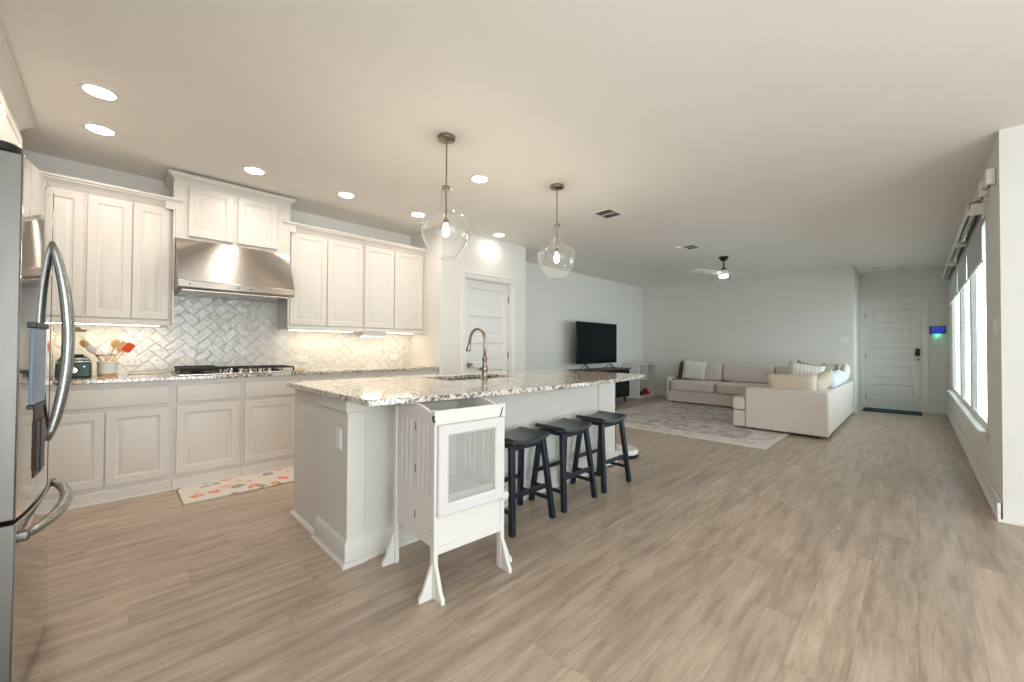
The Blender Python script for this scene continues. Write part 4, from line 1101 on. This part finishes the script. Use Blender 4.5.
# base blocks
MB().box(8.42, 9.42, 1.85, YL-0.061, 0.035, 0.27).box(6.60, 9.42, 0.965, 1.85, 0.035, 0.27).build('base', SOFA, r, bevel=0.02, seg=3)
MB().box(8.44, 9.42, YL-0.06, YL, 0.035, 0.54).build('left_arm', SOFA, r, bevel=0.03, seg=4)
MB().box(9.20, 9.41, 0.97, YL-0.061, 0.27, 0.66).build('back_frame', SOFA, r, bevel=0.03, seg=4)
MB().box(6.615, 9.42, 0.79, 0.964, 0.035, 0.60).build('side_frame', SOFA, r, bevel=0.025, seg=4)
MB().box(6.44, 6.614, 0.785, 1.735, 0.035, 0.600).build('end_arm', SOFA, r, bevel=0.022, seg=4)
def cushion(name, x0, x1, y0, y1, z0, z1, n=9, rot=None):
    return MB().rcube(((x0+x1)/2, (y0+y1)/2, (z0+z1)/2), ((x1-x0)/2, (y1-y0)/2, (z1-z0)/2), n, 12, rot).build(name, SOFA, r, smooth=True)
for a, b in ((2.81, 3.73), (1.93, 2.80)):
    cushion('seat_cushion', 8.38, 9.22, a, b, 0.265, 0.475, 10)
cushion('seat_cushion', 8.35, 9.22, 0.98, 1.92, 0.265, 0.47, 10)
cushion('seat_cushion', 7.42, 8.34, 0.98, 1.88, 0.265, 0.47, 10)
cushion('seat_cushion', 6.63, 7.41, 0.98, 1.88, 0.265, 0.47, 10)
MB().rcube((6.60, 1.825, 0.36), (0.15, 0.088, 0.095), 8, 10).build('seat_edge_cushion', SOFA, r, smooth=True)
MB().box(6.46, 6.80, 1.737, 1.90, 0.035, 0.262).build('front_block', SOFA, r, bevel=0.015)
rb = Matrix.Rotation(math.radians(10), 3, 'Y')
for a, b in ((2.86, 3.72), (1.92, 2.85), (1.02, 1.91)):
    cushion('back_cushion', 8.98, 9.22, a, b, 0.46, 0.84, 7, rb)
rb2 = Matrix.Rotation(math.radians(10), 3, 'X')
for x, y in ((6.54, 0.90), (6.54, 1.66), (9.33, 0.90), (9.33, 3.66), (8.52, 3.66), (8.52, 1.98)):
    MB().box(x-0.03, x+0.03, y-0.03, y+0.03, 0.011, 0.036).build('leg', DARKWOOD, r)
def pillow(label, loc, w, h, t, rot, mat, name='throw_pillow'):
    m = MB().pillow(w, h, t); o = m.build(name, mat, smooth=True)
    o.location = loc; o.rotation_euler = rot
    return tag(o, label, 'pillow', 'throw pillows on the sectional')
D = math.radians
pillow('charcoal backed pillow against the left arm of the sofa', (8.98, 3.68, 0.69), 0.44, 0.40, 0.09, (D(8), 0, D(12)), PIL_DARK)
pillow('cream pillow between the charcoal pillow and the striped pillow', (8.93, 3.55, 0.69), 0.42, 0.40, 0.09, (D(12), 0, D(14)), PIL_CREAM)
pillow('white pillow with fine stripes leaning at the left end of the sofa', (8.68, 3.30, 0.70), 0.46, 0.46, 0.13, (D(24), D(6), D(-66)), PIL_WHITE)
pillow('long beige lumbar pillow lying along the near arm of the sofa', (6.74, 1.24, 0.65), 0.62, 0.33, 0.16, (D(-4), D(-3), D(-88)), PIL_BEIGE)
pillow('white square pillow with fine stripes behind the long beige pillow', (7.28, 1.16, 0.72), 0.44, 0.46, 0.14, (D(-14), D(8), D(-74)), PIL_WHITE)
pillow('slumped peach beige pillow over the near outer corner of the sofa', (7.01, 0.95, 0.690), 0.44, 0.27, 0.16, (D(24), D(-22), D(-24)), PIL_BEIGE)
pillow('brown patterned pillow behind the striped pillow and the rolled blanket', (7.85, 1.21, 0.72), 0.44, 0.46, 0.13, (D(14), D(12), D(-60)), PIL_BROWN)
pillow('brown patterned pillow at the far end behind the rolled blanket', (8.70, 1.08, 0.71), 0.40, 0.42, 0.13, (D(14), D(4), D(-24)), PIL_BROWN)
# rolled throw over the outer back
m = MB().tube([(7.15, 0.875, 0.68), (7.3, 0.875, 0.70), (7.6, 0.87, 0.715), (8.0, 0.87, 0.72), (8.3, 0.87, 0.71), (8.5, 0.87, 0.695)], [0.05, 0.09, 0.112, 0.115, 0.10, 0.07], 20, 0.95, ref=(0, 0, 1))
for v in m.bm.verts: v.co += Vector((0, 0, 1))*0.008*math.sin(v.co.x*23)*math.cos(v.co.y*30)
o = m.build('rolled_blanket', THROW, smooth=True); tag(o, 'pale blue white rolled blanket along the outer back of the sofa', 'blanket')
pillow('white pillow at the hall end of the outer back of the sofa', (8.92, 0.87, 0.745), 0.46, 0.28, 0.13, (D(10), D(14), D(4)), PIL_CREAM)

# ---------------------------------------------------------------- things on the kitchen counter
Z = 0.9145
# cooktop with grates and griddle
r = thing('gas_cooktop', 'stainless gas cooktop with black grates under the hood', 'cooktop', (0.80, 4.50, Z))
MB().box(0.36, 1.25, 4.22, 4.72, Z, Z+0.012).build('surface', STEEL, r, bevel=0.004)
for a in (0.655, 0.955):
    g = MB()
    for y in (4.30, 4.47, 4.64): g.box(a+0.01, a+0.285, y-0.006, y+0.006, Z+0.040, Z+0.052)
    for x in (a+0.015, a+0.105, a+0.195, a+0.28): g.box(x-0.006, x+0.006, 4.27, 4.68, Z+0.040, Z+0.052)
    for x in (a+0.015, a+0.28):
        for y in (4.28, 4.66): g.box(x-0.006, x+0.006, y-0.006, y+0.006, Z+0.012, Z+0.042)
    g.build('grate', CASTIRON, r, bevel=0.002)
g = MB()
for y in (4.28, 4.66): g.box(0.375, 0.645, y-0.006, y+0.006, Z+0.030, Z+0.042)
for x in (0.385, 0.51, 0.635):
    g.box(x-0.006, x+0.006, 4.27, 4.67, Z+0.030, Z+0.042)
    for y in (4.28, 4.66): g.box(x-0.006, x+0.006, y-0.006, y+0.006, Z+0.012, Z+0.031)
g.build('grate', CASTIRON, r, bevel=0.002)
for x, y in ((0.80, 4.38), (0.80, 4.57), (1.10, 4.38), (1.10, 4.57), (0.51, 4.47)):
    MB().lathe([(0.001, Z+0.012), (0.045, Z+0.012), (0.045, Z+0.022), (0.030, Z+0.024), (0.030, Z+0.032), (0.001, Z+0.033)], (x, y, 0), 20).build('burner', CASTIRON, r)
for k in range(5):
    MB().lathe([(0.001, 0.034), (0.014, 0.034), (0.017, 0.028), (0.019, 0.0), (0.001, 0)], (0.72+k*0.075, 4.247, Z+0.012), 16).build('knob', CHROME, r, smooth='auto')
r = thing('griddle', 'black cast iron griddle over the left burners of the cooktop', 'griddle', (0.51, 4.46, Z+0.043))
zg = Z+0.0425
MB().panel(0.375, 0.645, 4.25, 4.67, [(0, 0), (-0.004, 0.022), (0.008, 0.022), (0.012, 0.012)], lambda a, b, d: (a, b, zg+d)).build('plate', CASTIRON, r, bevel=0.002)
for y0, y1 in ((4.215, 4.25), (4.67, 4.705)):
    MB().box(0.45, 0.57, y0, y1, zg+0.010, zg+0.018).build('handle', CASTIRON, r, bevel=0.003)
one('spoon_rest', MB().lathe([(0.001, Z), (0.040, Z), (0.048, Z+0.010), (0.044, Z+0.010), (0.036, Z+0.004), (0.001, Z+0.004)], (1.33, 4.40, 0), 24), WOODL, 'small brown wooden dish beside the right end of the cooktop', 'dish', (1.33, 4.40, Z), smooth='auto')

# blender
bx_, by_ = -0.225, 4.55
r = thing('blender', 'dark green countertop blender with glass jar', 'blender', (bx_, by_, Z))
MB().hexa([(bx_-0.095, by_-0.09, Z), (bx_+0.095, by_-0.09, Z), (bx_+0.095, by_+0.09, Z), (bx_-0.095, by_+0.09, Z)],
          [(bx_-0.092, by_-0.085, Z+0.115), (bx_+0.092, by_-0.085, Z+0.115), (bx_+0.092, by_+0.085, Z+0.115), (bx_-0.092, by_+0.085, Z+0.115)]).build('base', GREENP, r, bevel=0.012, seg=3)
MB().box(bx_-0.093, bx_+0.093, by_-0.086, by_+0.086, Z+0.116, Z+0.126).build('chrome_band', CHROME, r, bevel=0.004)
MB().loft([[(bx_+s*a, by_+t*a*0.93, Z+z) for s, t in ((-1,-1),(1,-1),(1,1),(-1,1))] for a, z in ((0.088, 0.127), (0.074, 0.152), (0.058, 0.160))]).build('upper_housing', GREENP, r, bevel=0.006)
MB().lathe([(0.001, 0), (0.031, 0), (0.030, 0.010), (0.022, 0.020), (0.001, 0.021)], (bx_-0.0, by_-0.0895, Z+0.058), 24, rot=Vector((0,-1,0)).to_track_quat('Z','Y').to_matrix()).build('dial', CHROME, r, smooth='auto')
MB().lathe([(0.001, 0), (0.006, 0), (0.006, 0.006), (0.001, 0.006)], (bx_+0.055, by_-0.088, Z+0.085), 12, rot=Vector((0,-1,0)).to_track_quat('Z','Y').to_matrix()).build('button', CHROME, r)
MB().lathe([(0.050, Z+0.160), (0.055, Z+0.175), (0.050, Z+0.178)], (bx_, by_, 0), 28).build('collar', BLACK, r, smooth='auto')
MB().loft([[(bx_+s*a, by_+t*a, Z+z) for s, t in ((-1,-1),(1,-1),(1,1),(-1,1))] for a, z in ((0.046, 0.178), (0.052, 0.25), (0.060, 0.352))], cap1=False).build('jar', GLASS, r, bevel=0.008)
MB().tube([(bx_-0.058, by_, Z+0.33), (bx_-0.10, by_, Z+0.32), (bx_-0.105, by_, Z+0.25), (bx_-0.05, by_, Z+0.21)], 0.009, 10, ref=(0, 1, 0)).build('jar_handle', GLASS, r, smooth=True)
MB().box(bx_-0.060, bx_+0.060, by_-0.060, by_+0.060, Z+0.353, Z+0.370).box(bx_-0.03, bx_+0.03, by_-0.03, by_+0.03, Z+0.370, Z+0.388).build('lid', paint('grey_lid', (120, 116, 96), 0.5), r, bevel=0.006)

# utensil crock with utensils standing in it
ux, uy = -0.045, 4.585
r = thing('utensil_crock', 'white ceramic utensil crock with bare clay foot beside the blender', 'crock', (ux, uy, Z))
MB().lathe([(0.050, Z+0.016), (0.060, Z+0.022), (0.062, Z+0.110), (0.064, Z+0.115), (0.062, Z+0.119), (0.056, Z+0.116), (0.055, Z+0.020), (0.001, Z+0.018)], (ux, uy, 0), 32, cap0=True, cap1=False).build('pot', PLASTIC, r, smooth='auto')
MB().lathe([(0.001, Z), (0.054, Z), (0.058, Z+0.016), (0.050, Z+0.0165), (0.001, Z+0.0165)], (ux, uy, 0), 32).build('clay_foot', WOODL, r, smooth='auto')
def utensil(name, lab, dx, dy, lean, head, col, hl, shape):
    base = Vector((ux-math.copysign(0.028, lean) if abs(lean) > 0.02 else ux, uy, Z+0.024)); d = Vector((dx*1.0, dy*0.6, 0)); tip = Vector((ux+lean, uy+dy, Z+hl))
    ax = (tip-base).normalized()
    o = thing(name, lab, 'utensil', tuple(base), 0, 'utensils in the crock')
    MB().tube([base, base+(tip-base)*0.5, tip], [0.0055, 0.005, 0.005], 8).build('handle', WOODL if shape != 'whisk' else STEEL, o, smooth=True)
    yv = Vector((0.15, 1, 0)); yv = (yv-ax*yv.dot(ax)).normalized(); xv = yv.cross(ax)
    q = Matrix((xv, yv, ax)).transposed()
    if shape == 'spoon': m = MB().rcube(tip+ax*0.030, (0.026, 0.008, 0.036), 2.2, 6, q)
    elif shape == 'spatula': m = MB().rcube(tip+ax*0.036, (0.028, 0.006, 0.040), 6, 6, q)
    elif shape == 'masher':
        m = MB().box(tip.x-0.055, tip.x+0.055, tip.y-0.012, tip.y+0.012, tip.z, tip.z+0.010)
    m.build('head', col, o, smooth=True)
utensil('wooden_spoon', 'wooden spoon leaning far left in the crock', -0.06, 0.05, -0.115, 0, WOODL, 0.235, 'spoon')
utensil('wooden_spoon', 'pale wooden spoon beside the leftmost one in the crock', -0.04, -0.03, -0.075, 0, WHITE, 0.19, 'spoon')
utensil('masher', 'grey flat headed masher in the middle of the crock', 0.0, -0.035, -0.012, 0, STEEL, 0.165, 'masher')
utensil('wooden_spoon', 'tall wooden spoon at the right of the crock', 0.03, 0.05, 0.035, 0, WOODL, 0.235, 'spoon')
utensil('wooden_turner', 'wooden turner behind the orange spatula in the crock', 0.05, 0.01, 0.068, 0, WOODL, 0.205, 'spatula')
utensil('orange_spatula', 'orange silicone spatula leaning right in the crock', 0.06, -0.03, 0.098, 0, ORANGE, 0.20, 'spatula')
one('cutting_board', MB().box(0.07, 0.30, 4.70, 4.74, Z, Z+0.012), WHITE, 'thin white board lying against the backsplash left of the cooktop', 'cutting board', (0.18, 4.72, Z), bevel=0.003)

# floral kitchen mat, clear of the toe board
o = MB().box(-0.62, 0.62, -0.215, 0.215, 0.0005, 0.014).build('kitchen_mat', FLORAL, bevel=0.005)
o.location = (0.985, 3.975, 0); tag(o, 'floral orange and grey cushioned mat in front of the cooktop cabinets', 'mat')
